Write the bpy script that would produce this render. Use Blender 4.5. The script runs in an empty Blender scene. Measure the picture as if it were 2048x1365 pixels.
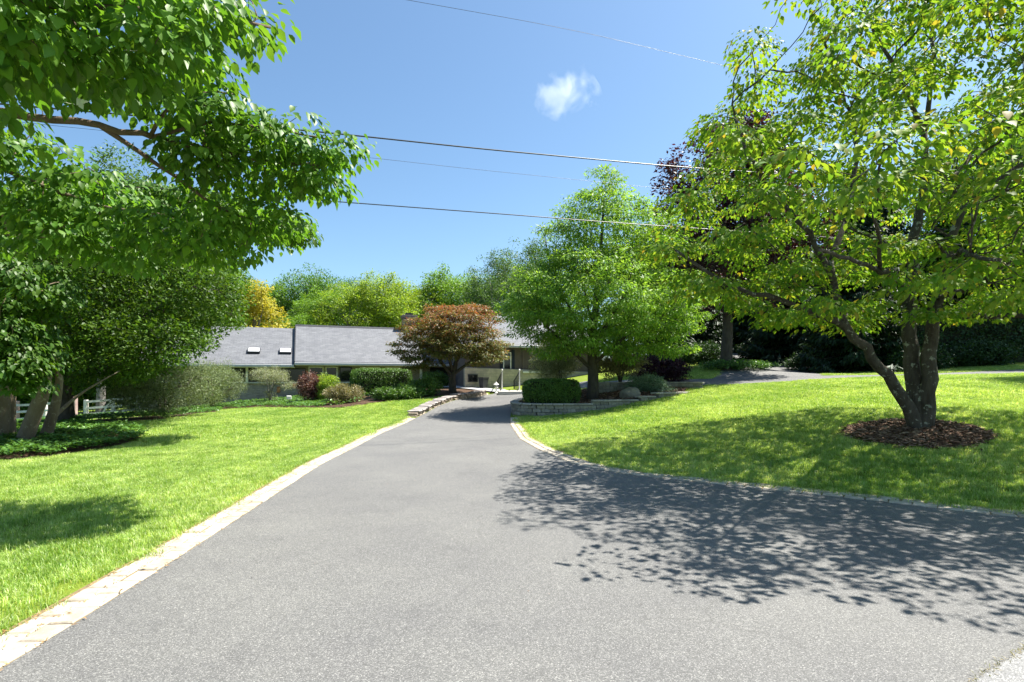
import bpy, math, random
import numpy as np
from mathutils import Vector, Matrix

# ------------------------------------------------------------------ camera, sky, sun, exposure
SC = bpy.context.scene
COL = SC.collection
CAMZ, F, HOR = 1.45, 1080.0, 758.0            # eye height (m), focal length and horizon in 2048 px photo units

cam_d = bpy.data.cameras.new('camera')
cam = bpy.data.objects.new('camera', cam_d); COL.objects.link(cam)
cam.location = (0, 0, CAMZ); cam.rotation_euler = (math.radians(90), 0, 0)
cam_d.sensor_width = 36; cam_d.lens = F / 2048 * 36
cam_d.shift_y = (HOR - 682.5) / 2048
cam_d.clip_start = 0.05; cam_d.clip_end = 3000
SC.camera = cam

SUN_EL, SUN_AZ = math.radians(60), math.radians(20)   # azimuth measured from +X towards +Y
sdir = Vector((math.cos(SUN_EL)*math.cos(SUN_AZ), math.cos(SUN_EL)*math.sin(SUN_AZ), math.sin(SUN_EL)))
world = bpy.data.worlds.new('World'); SC.world = world; world.use_nodes = True
wn = world.node_tree; wn.nodes.clear()
sky = wn.nodes.new('ShaderNodeTexSky'); sky.sky_type = 'NISHITA'; sky.sun_disc = False
sky.sun_elevation = SUN_EL; sky.sun_rotation = math.radians(90) - SUN_AZ
sky.altitude = 100; sky.air_density = 1.0; sky.dust_density = 1.2; sky.ozone_density = 3.0
bg = wn.nodes.new('ShaderNodeBackground'); bg.inputs['Strength'].default_value = 0.076
wo = wn.nodes.new('ShaderNodeOutputWorld')
tint = wn.nodes.new('ShaderNodeMix'); tint.data_type = 'RGBA'; tint.blend_type = 'MULTIPLY'; tint.inputs[0].default_value = 1.0
tint.inputs[7].default_value = (0.855, 0.985, 0.985, 1)          # camera white balance of the clear sky
wn.links.new(sky.outputs[0], tint.inputs[6]); wn.links.new(tint.outputs[2], bg.inputs[0]); wn.links.new(bg.outputs[0], wo.inputs[0])
sun_d = bpy.data.lights.new('sun', 'SUN'); sun_d.energy = 5.0; sun_d.angle = math.radians(0.53); sun_d.color = (1.0, 0.95, 0.86)
sun = bpy.data.objects.new('sun', sun_d); COL.objects.link(sun)
sun.rotation_euler = (-sdir).to_track_quat('-Z', 'Y').to_euler(); sun.location = (30, 10, 40)
SC.view_settings.view_transform = 'Standard'; SC.view_settings.look = 'None'
SC.view_settings.exposure = 1.5; SC.view_settings.gamma = 1.0
SC.view_settings.use_curve_mapping = False
SC.cycles.max_bounces = 8; SC.cycles.diffuse_bounces = 4; SC.cycles.transmission_bounces = 4
SC.cycles.volume_bounces = 2; SC.cycles.transparent_max_bounces = 8
SC.cycles.use_denoising = True

rng = np.random.default_rng(7)
random.seed(7)

# ------------------------------------------------------------------ helpers: terrain and pixels
def W(x, y, Y):
    return np.array([(x-1024)/F*Y, Y, CAMZ-(y-HOR)/F*Y])

_cp = []
def cpx(x, y, Y): _cp.append(W(x, y, Y))
for p in [(0,0,0),(-3,2,0),(4,2,0),(0,5,0),(-2.6,6,0),(2.2,6.5,0),(6,4,0.02),(9,2,0),(5.4,5.5,0.0),(3.6,6.9,0.0),(1.7,8.1,0.0),
          (-2.5,3,0),(-3.2,9,0),(0,9,0),(-3.4,14,0),(-1.6,14,0),(0.2,12.6,0),(0.1,17,0),(-3.5,19.6,0),(-1.7,19,0),
          (-4.5,4.6,0),(-8.3,8.8,0.02),(-7.5,12,0),(-5,15,0.02),(-6,6,0),(-6,20,0.08),
          (-60,60,-2.0),(0,60,1.5),(60,60,6),(-60,100,-1),(60,100,8),(0,120,3),(-40,0,-0.6),(-30,15,-0.9),(30,5,1.0),(40,20,2.2),
          (30,-10,0.3),(-20,-20,0),(20,-20,0),(0,-10,0),(12,6,0.5),(16,10,1.1)]:
    _cp.append(np.array(p, float))
for a in [(940,800,27.5),(1000,791,29.5),(1020,810,25),(1830,858,9.3),(1300,880,11),(1500,830,13),(1375,788,21.3),(1700,765,19),(2048,752,19.5),
          (2048,905,8),(1640,860,10.3),(1110,833,19.1),(1200,823,19.4),(1300,801,20.1),(1400,772,23),(1500,756,26),(1570,747,31),(1700,757,22.3),
          (2000,750,21.5),(1900,742,27),(1900,728,31),(1460,728,30),(1380,757,27),(1430,700,50),(1560,700,50),(2000,700,45),(1185,789,22.5),(1250,770,24),
          (980,776,33),(905,782,28),(870,800,25),(560,800,32),(500,822,24.5),(700,801,27.5),(600,815,24.5),(300,890,12),(400,832,19.5),
          (290,870,13),(220,840,29),(145,846,28),(0,852,25),(50,890,11.5),(132,846,18),(330,832,23.5),(450,806,33)]:
    cpx(*a)
_cp = np.array(_cp)
def _phi(r2): return np.where(r2 > 1e-9, 0.5*r2*np.log(r2+1e-12), 0.0)
_P = _cp[:, :2]/10
_K = _phi(((_P[:, None]-_P[None])**2).sum(-1)) + np.eye(len(_P))*0.02
_Q = np.c_[np.ones(len(_P)), _P]
_A = np.block([[_K, _Q], [_Q.T, np.zeros((3, 3))]])
_w = np.linalg.solve(_A, np.r_[_cp[:, 2], 0, 0, 0])
def tz(X, Y):
    X = np.asarray(X, float); Y = np.asarray(Y, float); sh = X.shape
    p = np.c_[X.ravel(), Y.ravel()]
    out = np.empty(len(p))
    for i in range(0, len(p), 20000):
        q = p[i:i+20000]/10
        out[i:i+20000] = _phi(((q[:, None]-_P[None])**2).sum(-1)) @ _w[:-3] + np.c_[np.ones(len(q)), q] @ _w[-3:]
    r = np.hypot(p[:, 0], p[:, 1]-30)
    k = np.clip((r-70)/70, 0, 1); k = k*k*(3-2*k)
    out = out*(1-k) + 2.0*k
    return out.reshape(sh)
def tz1(x, y): return float(tz(np.array([x]), np.array([y]))[0])
def G(x, y, lo=2.0, hi=60.0):
    """the first point of the ground seen through pixel x, y"""
    Ys = np.linspace(lo, hi, 1600)
    X = (x-1024)/F*Ys; Z = CAMZ-(y-HOR)/F*Ys
    d = Z - tz(X, Ys)
    i = np.argmax(d < 0)
    if d[i] >= 0: i = len(Ys)-1
    return np.array([X[i], Ys[i], tz1(X[i], Ys[i])])
def smooth_interp(pts, t, k=1.0):
    pts = np.array(pts, float)
    d = np.linspace(pts[0, 0], pts[-1, 0], 1200)
    v = np.interp(d, pts[:, 0], pts[:, 1])
    n = max(1, int(k/(d[1]-d[0])))
    ker = np.hanning(2*n+3)[1:-1]; ker /= ker.sum()
    vp = np.pad(v, n, mode='edge')
    v = np.convolve(vp, ker, 'valid')
    return np.interp(t, d, v)
XLP = [(-10,-2.2),(1,-2.42),(2.94,-2.53),(4.86,-2.72),(9.1,-3.2),(14,-3.42),(19.6,-3.5),(23,-3.2),(26,-2.6),(28.5,-1.6),(30,-0.9),(31,-0.6)]
XRP = [(-10,30),(1,24),(2,20),(3,14),(4.2,9),(5.46,5.2),(6.17,4.4),(6.75,3.55),(7.39,2.57),(7.95,1.75),(8.85,1.05),(10.65,0.52),(12.8,0.17),(17,-0.06),
       (19.6,-0.06),(23,0.0),(25,0.1),(26.5,1.2),(28,3.0),(31,5.0)]
def XL(Y): return smooth_interp(XLP, Y, 1.0)
def XR(Y): return smooth_interp(XRP, Y, 0.5)
def in_poly(P, X, Y):
    P = np.asarray(P); ins = np.zeros(X.shape, bool); j = len(P)-1
    for i in range(len(P)):
        xi, yi = P[i][:2]; xj, yj = P[j][:2]
        c = ((yi > Y) != (yj > Y)) & (X < (xj-xi)*(Y-yi)/(yj-yi+1e-12)+xi)
        ins ^= c; j = i
    return ins

# ------------------------------------------------------------------ helpers: objects and meshes
def tag(o, label=None, cat=None, group=None, kind=None):
    if label: o['label'] = label
    if cat: o['category'] = cat
    if group: o['group'] = group
    if kind: o['kind'] = kind
    return o
def empty(name, loc=(0,0,0), rz=0.0, label=None, cat=None, group=None):
    o = bpy.data.objects.new(name, None); COL.objects.link(o); o.empty_display_size = 0.2
    o.location = loc; o.rotation_euler = (0, 0, rz)
    return tag(o, label, cat, group, 'thing' if cat else None)
def link(name, me, parent=None, loc=None, rot=None, scale=None):
    o = bpy.data.objects.new(name, me); COL.objects.link(o)
    if parent: o.parent = parent
    if loc is not None: o.location = loc
    if rot is not None: o.rotation_euler = rot
    if scale is not None: o.scale = scale
    return o
def mesh_np(name, V, loops, sizes, mat=None, smooth=False, tint=None):
    V = np.ascontiguousarray(V, np.float32); loops = np.ascontiguousarray(loops, np.int32); sizes = np.asarray(sizes, np.int32)
    me = bpy.data.meshes.new(name)
    me.vertices.add(len(V)); me.vertices.foreach_set('co', V.ravel())
    me.loops.add(len(loops)); me.loops.foreach_set('vertex_index', loops)
    me.polygons.add(len(sizes))
    st = np.r_[0, np.cumsum(sizes)[:-1]].astype(np.int32)
    me.polygons.foreach_set('loop_start', st); me.polygons.foreach_set('loop_total', sizes)
    me.polygons.foreach_set('use_smooth', np.full(len(sizes), bool(smooth)))
    if tint is not None:
        a = me.attributes.new('tint', 'FLOAT', 'FACE'); a.data.foreach_set('value', np.ascontiguousarray(tint, np.float32))
    me.update(calc_edges=True)
    if mat: me.materials.append(mat)
    return me
class MB:
    """collects boxes, prisms and tubes into one mesh"""
    def __init__(self): self.V = []; self.L = []; self.S = []; self.n = 0
    def add(self, V, faces):
        self.V.append(np.asarray(V, float))
        for f in faces: self.L.extend([i+self.n for i in f]); self.S.append(len(f))
        self.n += len(V); return self
    def box(self, x0, y0, z0, x1, y1, z1):
        V = [(x0,y0,z0),(x1,y0,z0),(x1,y1,z0),(x0,y1,z0),(x0,y0,z1),(x1,y0,z1),(x1,y1,z1),(x0,y1,z1)]
        return self.add(V, [(3,2,1,0),(4,5,6,7),(0,1,5,4),(1,2,6,5),(2,3,7,6),(3,0,4,7)])
    def bar(self, a, b, w, h=None):
        a = Vector(a); b = Vector(b); h = h or w; d = (b-a).normalized()
        s = d.cross(Vector((0,0,1)));
        if s.length < 1e-4: s = Vector((1,0,0))
        s.normalize(); u = s.cross(d)
        V = [p + s*(i*w/2) + u*(j*h/2) for p in (a, b) for i, j in ((-1,-1),(1,-1),(1,1),(-1,1))]
        return self.add([tuple(v) for v in V], [(0,1,2,3),(7,6,5,4),(0,4,5,1),(1,5,6,2),(2,6,7,3),(3,7,4,0)])
    def prism(self, prof, x0, x1):
        """profile of (y, z) points extruded along x"""
        n = len(prof)
        V = [(x0, y, z) for y, z in prof] + [(x1, y, z) for y, z in prof]
        return self.add(V, [tuple(range(n)), tuple(range(2*n-1, n-1, -1))] + [(i+n, (i+1) % n+n, (i+1) % n, i) for i in range(n)])
    def lathe(self, prof, c=(0,0,0), n=14):
        V = []; fs = []
        for r, z in prof:
            for k in range(n):
                a = 2*math.pi*k/n; V.append((c[0]+r*math.cos(a), c[1]+r*math.sin(a), c[2]+z))
        for i in range(len(prof)-1):
            for k in range(n): fs.append((i*n+k, i*n+(k+1) % n, (i+1)*n+(k+1) % n, (i+1)*n+k))
        fs.append(tuple(reversed(range(n)))); m = (len(prof)-1)*n; fs.append(tuple(range(m, m+n)))
        return self.add(V, fs)
    def tube(self, P, R, n=6):
        P = np.asarray(P, float); R = np.asarray(R, float)*np.ones(len(P))
        T = np.gradient(P, axis=0); T /= np.linalg.norm(T, axis=1)[:, None]+1e-9
        ref = np.array([0.37, 0.93, 0.05]) if abs(T[0, 2]) > 0.5 else np.array([0.1, 0.05, 1.0])
        A = np.cross(T, ref); A /= np.linalg.norm(A, axis=1)[:, None]+1e-9
        B = np.cross(T, A)
        a = np.linspace(0, 2*np.pi, n, endpoint=False)
        V = (P[:, None] + R[:, None, None]*(np.cos(a)[None, :, None]*A[:, None] + np.sin(a)[None, :, None]*B[:, None])).reshape(-1, 3)
        m = len(P); i = np.arange(m-1)[:, None]*n; k = np.arange(n)[None]; k2 = (k+1) % n
        q = np.stack([i+k, i+k2, i+n+k2, i+n+k], -1).reshape(-1, 4)
        self.V.append(V); self.L.extend((q+self.n).ravel().tolist()); self.S.extend([4]*len(q))
        self.L.extend([self.n+j for j in range(n-1, -1, -1)]); self.S.append(n)
        self.L.extend([self.n+(m-1)*n+j for j in range(n)]); self.S.append(n)
        self.n += len(V); return self
    def me(self, name, mat, smooth=False): return mesh_np(name, np.concatenate(self.V), self.L, self.S, mat, smooth)
    def build(self, name, mat, parent=None, smooth=False, bevel=0.0, **kw):
        o = link(name, self.me(name, mat, smooth), parent, **kw)
        if bevel:
            b = o.modifiers.new('b', 'BEVEL'); b.width = bevel; b.segments = 1; b.limit_method = 'ANGLE'
        return o

# ------------------------------------------------------------------ materials
def nmat(name):
    m = bpy.data.materials.new(name); m.use_nodes = True; nt = m.node_tree
    return m, nt, nt.nodes['Principled BSDF'], nt.nodes['Material Output']
def N(nt, t, **kw):
    n = nt.nodes.new(t)
    for k, v in kw.items():
        if k in n.inputs: n.inputs[k].default_value = v
        else: setattr(n, k, v)
    return n
def ramp(nt, fac, stops):
    r = nt.nodes.new('ShaderNodeValToRGB'); e = r.color_ramp.elements
    while len(e) < len(stops): e.new(0.5)
    for el, (p, c) in zip(e, stops): el.position = p; el.color = (*c, 1)
    nt.links.new(fac, r.inputs[0]); return r.outputs[0]
def mixc(nt, f, a, b, mode='MIX'):
    m = nt.nodes.new('ShaderNodeMix'); m.data_type = 'RGBA'; m.blend_type = mode
    for s, v in ((m.inputs[0], f), (m.inputs[6], a), (m.inputs[7], b)):
        if hasattr(v, 'links') or isinstance(v, bpy.types.NodeSocket): nt.links.new(v, s)
        else: s.default_value = v if isinstance(v, float) else (*v, 1)
    return m.outputs[2]
def coord(nt, what='Object'):
    return nt.nodes.new('ShaderNodeTexCoord').outputs[what]
def noise(nt, vec, scale, detail=4, rough=0.55, dist=0.0):
    n = N(nt, 'ShaderNodeTexNoise', Scale=scale, Detail=detail, Roughness=rough, Distortion=dist)
    nt.links.new(vec, n.inputs['Vector']); return n.outputs['Fac']
def bump(nt, b, h, strength=0.4, dist=0.02):
    n = N(nt, 'ShaderNodeBump', Strength=strength, Distance=dist)
    nt.links.new(h, n.inputs['Height']); nt.links.new(n.outputs[0], b.inputs['Normal']); return n
def simple(name, c1, c2, scale=6.0, rough=0.8, bstr=0.3, bdist=0.01, objrand=0.0, spec=0.3, world=False, detail=5):
    m, nt, b, o = nmat(name)
    if world: v = nt.nodes.new('ShaderNodeNewGeometry').outputs['Position']
    else: v = coord(nt)
    f = noise(nt, v, scale, detail)
    c = ramp(nt, f, [(0.3, c1), (0.7, c2)])
    if objrand:
        r = nt.nodes.new('ShaderNodeObjectInfo').outputs['Random']
        k = N(nt, 'ShaderNodeMapRange'); k.inputs[3].default_value = 1-objrand; k.inputs[4].default_value = 1+objrand
        nt.links.new(r, k.inputs[0])
        c = mixc(nt, 1.0, c, k.outputs[0], 'MULTIPLY')
    nt.links.new(c, b.inputs['Base Color']); b.inputs['Roughness'].default_value = rough
    b.inputs['Specular IOR Level'].default_value = spec
    if bstr: bump(nt, b, noise(nt, v, scale*4, 4), bstr, bdist)
    return m
def leaf_mat(name, cols, trans=0.45, rough=0.45, spec=0.4, tintcols=None, tmul=(1.25, 1.2, 0.5), big=0.0, gain=1.5):
    """two-sided leaf: coloured leaf by leaf, light shines through"""
    cols = [tuple(min(0.75, x*gain) for x in c_) for c_ in cols]
    if tintcols: tintcols = [tuple(min(0.75, x*gain*0.9) for x in c_) for c_ in tintcols]
    m, nt, b, o = nmat(name)
    g = nt.nodes.new('ShaderNodeNewGeometry')
    r = g.outputs['Random Per Island']
    n = len(cols)
    c = ramp(nt, r, [(i/(n-1) if n > 1 else 0, cc) for i, cc in enumerate(cols)])
    if tintcols:
        a = nt.nodes.new('ShaderNodeAttribute'); a.attribute_name = 'tint'
        c2 = ramp(nt, r, [(i/(len(tintcols)-1) if len(tintcols) > 1 else 0, cc) for i, cc in enumerate(tintcols)])
        c = mixc(nt, a.outputs['Fac'], c, c2)
    if big:
        f = noise(nt, g.outputs['Position'], 0.9, 3)
        k = N(nt, 'ShaderNodeMapRange'); k.inputs[1].default_value = .3; k.inputs[2].default_value = .7
        k.inputs[3].default_value = 1-big; k.inputs[4].default_value = 1+big
        nt.links.new(f, k.inputs[0]); c = mixc(nt, 1.0, c, k.outputs[0], 'MULTIPLY')
    nt.links.new(c, b.inputs['Base Color']); b.inputs['Roughness'].default_value = rough
    b.inputs['Specular IOR Level'].default_value = spec
    t = nt.nodes.new('ShaderNodeBsdfTranslucent')
    nt.links.new(mixc(nt, 1.0, c, tmul, 'MULTIPLY'), t.inputs[0])
    mx = nt.nodes.new('ShaderNodeMixShader'); mx.inputs[0].default_value = trans
    nt.links.new(b.outputs[0], mx.inputs[1]); nt.links.new(t.outputs[0], mx.inputs[2]); nt.links.new(mx.outputs[0], o.inputs[0])
    return m
def bark_mat(name, c1, c2, lichen=None, scale=9.0):
    m, nt, b, o = nmat(name)
    v = nt.nodes.new('ShaderNodeNewGeometry').outputs['Position']
    mp = N(nt, 'ShaderNodeMapping'); mp.inputs['Scale'].default_value = (1, 1, 0.35); nt.links.new(v, mp.inputs[0])
    f = noise(nt, mp.outputs[0], scale, 6, 0.65)
    c = ramp(nt, f, [(0.3, c1), (0.7, c2)])
    if lichen:
        f2 = noise(nt, v, 11.0, 4, 0.65)
        k = ramp(nt, f2, [(0.58, (0,0,0)), (0.65, (1,1,1))])
        c = mixc(nt, k, c, lichen)
    nt.links.new(c, b.inputs['Base Color']); b.inputs['Roughness'].default_value = 0.9
    b.inputs['Specular IOR Level'].default_value = 0.15
    bump(nt, b, noise(nt, mp.outputs[0], scale*3, 6, 0.7), 0.9, 0.03)
    return m

M = {}
# lawn soil under the blades
def ground_mat():
    m, nt, b, o = nmat('lawn_ground')
    v = nt.nodes.new('ShaderNodeNewGeometry').outputs['Position']
    a = ramp(nt, noise(nt, v, 0.55, 4), [(0.35, (0.16,0.21,0.025)), (0.65, (0.22,0.26,0.045))])
    c = mixc(nt, noise(nt, v, 9.0, 5, 0.7), a, (0.11,0.17,0.02))
    nt.links.new(c, b.inputs['Base Color']); b.inputs['Roughness'].default_value = 0.95; b.inputs['Specular IOR Level'].default_value = 0.1
    bump(nt, b, noise(nt, v, 40, 4, 0.7), 0.7, 0.03)
    return m
M['ground'] = ground_mat()
def grass_mat():
    m, nt, b, o = nmat('grass_blade')
    g = nt.nodes.new('ShaderNodeNewGeometry')
    r = g.outputs['Random Per Island']; v = g.outputs['Position']
    c = ramp(nt, r, [(0, (0.19,0.36,0.045)), (0.4, (0.39,0.56,0.10)), (0.75, (0.59,0.70,0.22)), (1.0, (0.72,0.71,0.42))])
    big = ramp(nt, noise(nt, v, 0.5, 4, 0.6), [(0.33, (0.70,0.80,0.62)), (0.67, (1.18,1.10,1.25))])
    c = mixc(nt, 1.0, c, big, 'MULTIPLY')
    sm = ramp(nt, noise(nt, v, 3.2, 3, 0.6), [(0.3, (0.70,0.78,0.62)), (0.72, (1.2,1.16,1.4))])
    c = mixc(nt, 1.0, c, sm, 'MULTIPLY')
    fn = ramp(nt, noise(nt, v, 13.0, 2, 0.6), [(0.35, (0.66,0.72,0.6)), (0.62, (1.16,1.13,1.25))])
    c = mixc(nt, 1.0, c, fn, 'MULTIPLY')
    mp = N(nt, 'ShaderNodeMapping'); mp.inputs['Rotation'].default_value = (0, 0, 0.55); mp.inputs['Scale'].default_value = (2.6, 0.22, 1); nt.links.new(v, mp.inputs[0])
    st = ramp(nt, noise(nt, mp.outputs[0], 1.0, 3, 0.6), [(0.38, (0.82,0.87,0.8)), (0.62, (1.1,1.07,1.15))])      # mower stripes
    c = mixc(nt, 1.0, c, st, 'MULTIPLY')
    nt.links.new(c, b.inputs['Base Color']); b.inputs['Roughness'].default_value = 0.42; b.inputs['Specular IOR Level'].default_value = 0.5
    t = nt.nodes.new('ShaderNodeBsdfTranslucent'); nt.links.new(mixc(nt, 1.0, c, (1.25,1.2,0.5), 'MULTIPLY'), t.inputs[0])
    mx = nt.nodes.new('ShaderNodeMixShader'); mx.inputs[0].default_value = 0.45
    nt.links.new(b.outputs[0], mx.inputs[1]); nt.links.new(t.outputs[0], mx.inputs[2]); nt.links.new(mx.outputs[0], o.inputs[0])
    return m
M['grass'] = grass_mat()
def asphalt_mat(name, base, light):
    m, nt, b, o = nmat(name)
    v = nt.nodes.new('ShaderNodeNewGeometry').outputs['Position']
    vo = N(nt, 'ShaderNodeTexVoronoi', Scale=210.0); nt.links.new(v, vo.inputs['Vector'])
    sep = nt.nodes.new('ShaderNodeSeparateColor'); nt.links.new(vo.outputs['Color'], sep.inputs[0])
    c = ramp(nt, sep.outputs[0], [(0.0, tuple(x*0.6 for x in base)), (0.55, base), (0.85, tuple(x*1.3 for x in base)), (1.0, light)])
    big = ramp(nt, noise(nt, v, 0.7, 5, 0.6), [(0.3, (0.86,0.86,0.88)), (0.7, (1.12,1.12,1.1))])
    c = mixc(nt, 1.0, c, big, 'MULTIPLY')
    wp = N(nt, 'ShaderNodeTexNoise', Scale=2.2, Detail=3.0); nt.links.new(v, wp.inputs['Vector'])
    wa = N(nt, 'ShaderNodeVectorMath', operation='MULTIPLY_ADD'); nt.links.new(wp.outputs['Color'], wa.inputs[0]); wa.inputs[1].default_value = (0.5, 0.5, 0); nt.links.new(v, wa.inputs[2])
    ve = N(nt, 'ShaderNodeTexVoronoi', Scale=0.5, feature='DISTANCE_TO_EDGE'); nt.links.new(wa.outputs[0], ve.inputs['Vector'])
    ck = ramp(nt, ve.outputs['Distance'], [(0.0, (1,1,1)), (0.005, (0,0,0))])
    ck = mixc(nt, 1.0, ck, ramp(nt, noise(nt, v, 0.33, 2), [(0.50, (0,0,0)), (0.62, (0.5,0.5,0.5))]), 'MULTIPLY')
    c = mixc(nt, ck, c, (0.045,0.043,0.04))
    st = ramp(nt, noise(nt, v, 3.0, 6, 0.7), [(0.55, (1,1,1)), (0.8, (0.78,0.78,0.79))])
    c = mixc(nt, 1.0, c, st, 'MULTIPLY')
    nt.links.new(c, b.inputs['Base Color']); b.inputs['Roughness'].default_value = 0.75; b.inputs['Specular IOR Level'].default_value = 0.35
    inv = N(nt, 'ShaderNodeMath', operation='SUBTRACT'); inv.inputs[0].default_value = 1.0; nt.links.new(vo.outputs['Distance'], inv.inputs[1])
    bump(nt, b, inv.outputs[0], 0.45, 0.005)
    return m
M['asphalt'] = asphalt_mat('asphalt', (0.124,0.123,0.120), (0.29,0.285,0.27))
M['street'] = asphalt_mat('street_asphalt', (0.18,0.18,0.18), (0.42,0.42,0.40))
M['paver'] = simple('paver', (0.30,0.26,0.20), (0.47,0.42,0.345), 9, 0.9, 0.5, 0.008, 0.16, world=True)
M['joint'] = simple('paver_joint', (0.13,0.095,0.05), (0.24,0.18,0.10), 20, 0.95, 0.5, 0.01, world=True)
M['block'] = simple('wall_block', (0.20,0.185,0.165), (0.33,0.305,0.27), 9, 0.95, 0.8, 0.02, 0.22)
M['cap'] = simple('wall_cap', (0.27,0.245,0.215), (0.38,0.35,0.31), 9, 0.9, 0.5, 0.012, 0.16)
M['stone'] = simple('field_stone', (0.22,0.18,0.14), (0.44,0.37,0.29), 7, 0.9, 0.8, 0.02, 0.35)
M['flag'] = simple('flagstone', (0.28,0.25,0.24), (0.42,0.38,0.35), 7, 0.85, 0.6, 0.012, 0.25)
M['mulch'] = simple('mulch_soil', (0.045,0.025,0.014), (0.10,0.058,0.032), 18, 0.95, 0.8, 0.03, world=True)
M['chip'] = leaf_mat('bark_chip', [(0.05,0.026,0.015),(0.12,0.065,0.04),(0.20,0.12,0.08),(0.36,0.25,0.18)], trans=0.0, rough=0.85, spec=0.2, gain=1.0)
M['concrete'] = simple('concrete', (0.50,0.48,0.45), (0.62,0.60,0.57), 3, 0.85, 0.2, 0.005)
M['walk'] = simple('walk_concrete', (0.36,0.36,0.36), (0.46,0.46,0.46), 3, 0.85, 0.2, 0.005)
M['white'] = simple('white_paint', (0.70,0.69,0.66), (0.78,0.77,0.74), 4, 0.5, 0.05, 0.002)
M['gutter'] = simple('gutter_metal', (0.45,0.45,0.46), (0.55,0.55,0.56), 4, 0.45, 0.05, 0.002)
M['soffit'] = simple('soffit', (0.60,0.57,0.48), (0.68,0.65,0.56), 4, 0.7, 0.05, 0.002)
M['dark'] = simple('dark_trim', (0.02,0.022,0.028), (0.035,0.038,0.045), 6, 0.6, 0.1, 0.002)
M['navy'] = simple('navy_shutter', (0.012,0.018,0.035), (0.02,0.028,0.05), 6, 0.6, 0.1, 0.002)
M['wire'] = simple('wire_jacket', (0.02,0.02,0.022), (0.03,0.03,0.03), 6, 0.4, 0.0, spec=0.6)
M['terracotta'] = simple('terracotta', (0.38,0.17,0.07), (0.5,0.24,0.11), 8, 0.8, 0.2, 0.005)
M['rock'] = simple('boulder', (0.16,0.14,0.11), (0.30,0.27,0.21), 4, 0.9, 0.7, 0.03)
M['fence'] = simple('weathered_fence', (0.50,0.48,0.44), (0.68,0.66,0.62), 5, 0.85, 0.4, 0.01, 0.1)
M['fencepost'] = simple('fence_post', (0.30,0.20,0.19), (0.44,0.32,0.30), 5, 0.85, 0.4, 0.01, 0.1)
def glass_mat():
    m, nt, b, o = nmat('window_glass')
    b.inputs['Base Color'].default_value = (0.012,0.014,0.016,1); b.inputs['Roughness'].default_value = 0.06
    b.inputs['Specular IOR Level'].default_value = 0.6
    v = coord(nt); bump(nt, b, noise(nt, v, 1.2, 2), 0.05, 0.02)
    return m
M['glass'] = glass_mat()
def skylight_mat():
    m, nt, b, o = nmat('skylight_dome')
    v = coord(nt)
    nt.links.new(ramp(nt, noise(nt, v, 3, 3), [(0.3, (0.72,0.74,0.76)), (0.7, (0.80,0.81,0.82))]), b.inputs['Base Color'])
    b.inputs['Roughness'].default_value = 0.2
    return m
M['skylight'] = skylight_mat()
def brick_mat(name, c1, c2, mortar, w=0.22, h=0.075):
    m, nt, b, o = nmat(name)
    v = coord(nt)
    mp = N(nt, 'ShaderNodeMapping'); mp.inputs['Rotation'].default_value = (math.radians(90), 0, 0); mp.inputs['Location'].default_value = (40, 40, 40); nt.links.new(v, mp.inputs[0])
    t = N(nt, 'ShaderNodeTexBrick', Scale=1.0); t.inputs['Brick Width'].default_value = w; t.inputs['Row Height'].default_value = h
    t.inputs['Mortar Size'].default_value = 0.008; t.inputs['Color1'].default_value = (*c1, 1); t.inputs['Color2'].default_value = (*c2, 1); t.inputs['Mortar'].default_value = (*mortar, 1)
    nt.links.new(mp.outputs[0], t.inputs['Vector'])
    c = mixc(nt, 1.0, t.outputs['Color'], ramp(nt, noise(nt, v, 2.5, 5, 0.7), [(0.3, (0.75,0.75,0.75)), (0.7, (1.2,1.18,1.15))]), 'MULTIPLY')
    nt.links.new(c, b.inputs['Base Color']); b.inputs['Roughness'].default_value = 0.9
    inv = N(nt, 'ShaderNodeMath', operation='SUBTRACT'); inv.inputs[0].default_value = 1.0; nt.links.new(t.outputs['Fac'], inv.inputs[1])
    bump(nt, b, inv.outputs[0], 0.8, 0.012)
    return m
M['brick'] = brick_mat('grey_brick', (0.34,0.31,0.28), (0.22,0.20,0.185), (0.36,0.34,0.32))
M['creambrick'] = brick_mat('cream_stone', (0.56,0.50,0.38), (0.47,0.42,0.33), (0.40,0.37,0.30), 0.34, 0.16)
M['chimney'] = brick_mat('chimney_brick', (0.22,0.16,0.14), (0.15,0.115,0.105), (0.25,0.22,0.2))
def shingle_mat():
    m, nt, b, o = nmat('roof_shingle')
    v = coord(nt)
    mp = N(nt, 'ShaderNodeMapping'); mp.inputs['Location'].default_value = (40, 40, 0); nt.links.new(v, mp.inputs[0])
    t = N(nt, 'ShaderNodeTexBrick', Scale=1.0); t.inputs['Brick Width'].default_value = 0.32; t.inputs['Row Height'].default_value = 0.14
    t.inputs['Mortar Size'].default_value = 0.006
    t.inputs['Color1'].default_value = (0.14,0.145,0.16,1); t.inputs['Color2'].default_value = (0.105,0.11,0.122,1); t.inputs['Mortar'].default_value = (0.075,0.075,0.08,1)
    nt.links.new(mp.outputs[0], t.inputs['Vector'])
    c = mixc(nt, 1.0, t.outputs['Color'], ramp(nt, noise(nt, v, 1.6, 5, 0.7), [(0.3, (0.84,0.84,0.86)), (0.7, (1.14,1.14,1.12))]), 'MULTIPLY')
    nt.links.new(c, b.inputs['Base Color']); b.inputs['Roughness'].default_value = 0.7; b.inputs['Specular IOR Level'].default_value = 0.5
    inv = N(nt, 'ShaderNodeMath', operation='SUBTRACT'); inv.inputs[0].default_value = 1.0; nt.links.new(t.outputs['Fac'], inv.inputs[1])
    bump(nt, b, inv.outputs[0], 0.7, 0.02)
    return m
M['shingle'] = shingle_mat()
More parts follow.
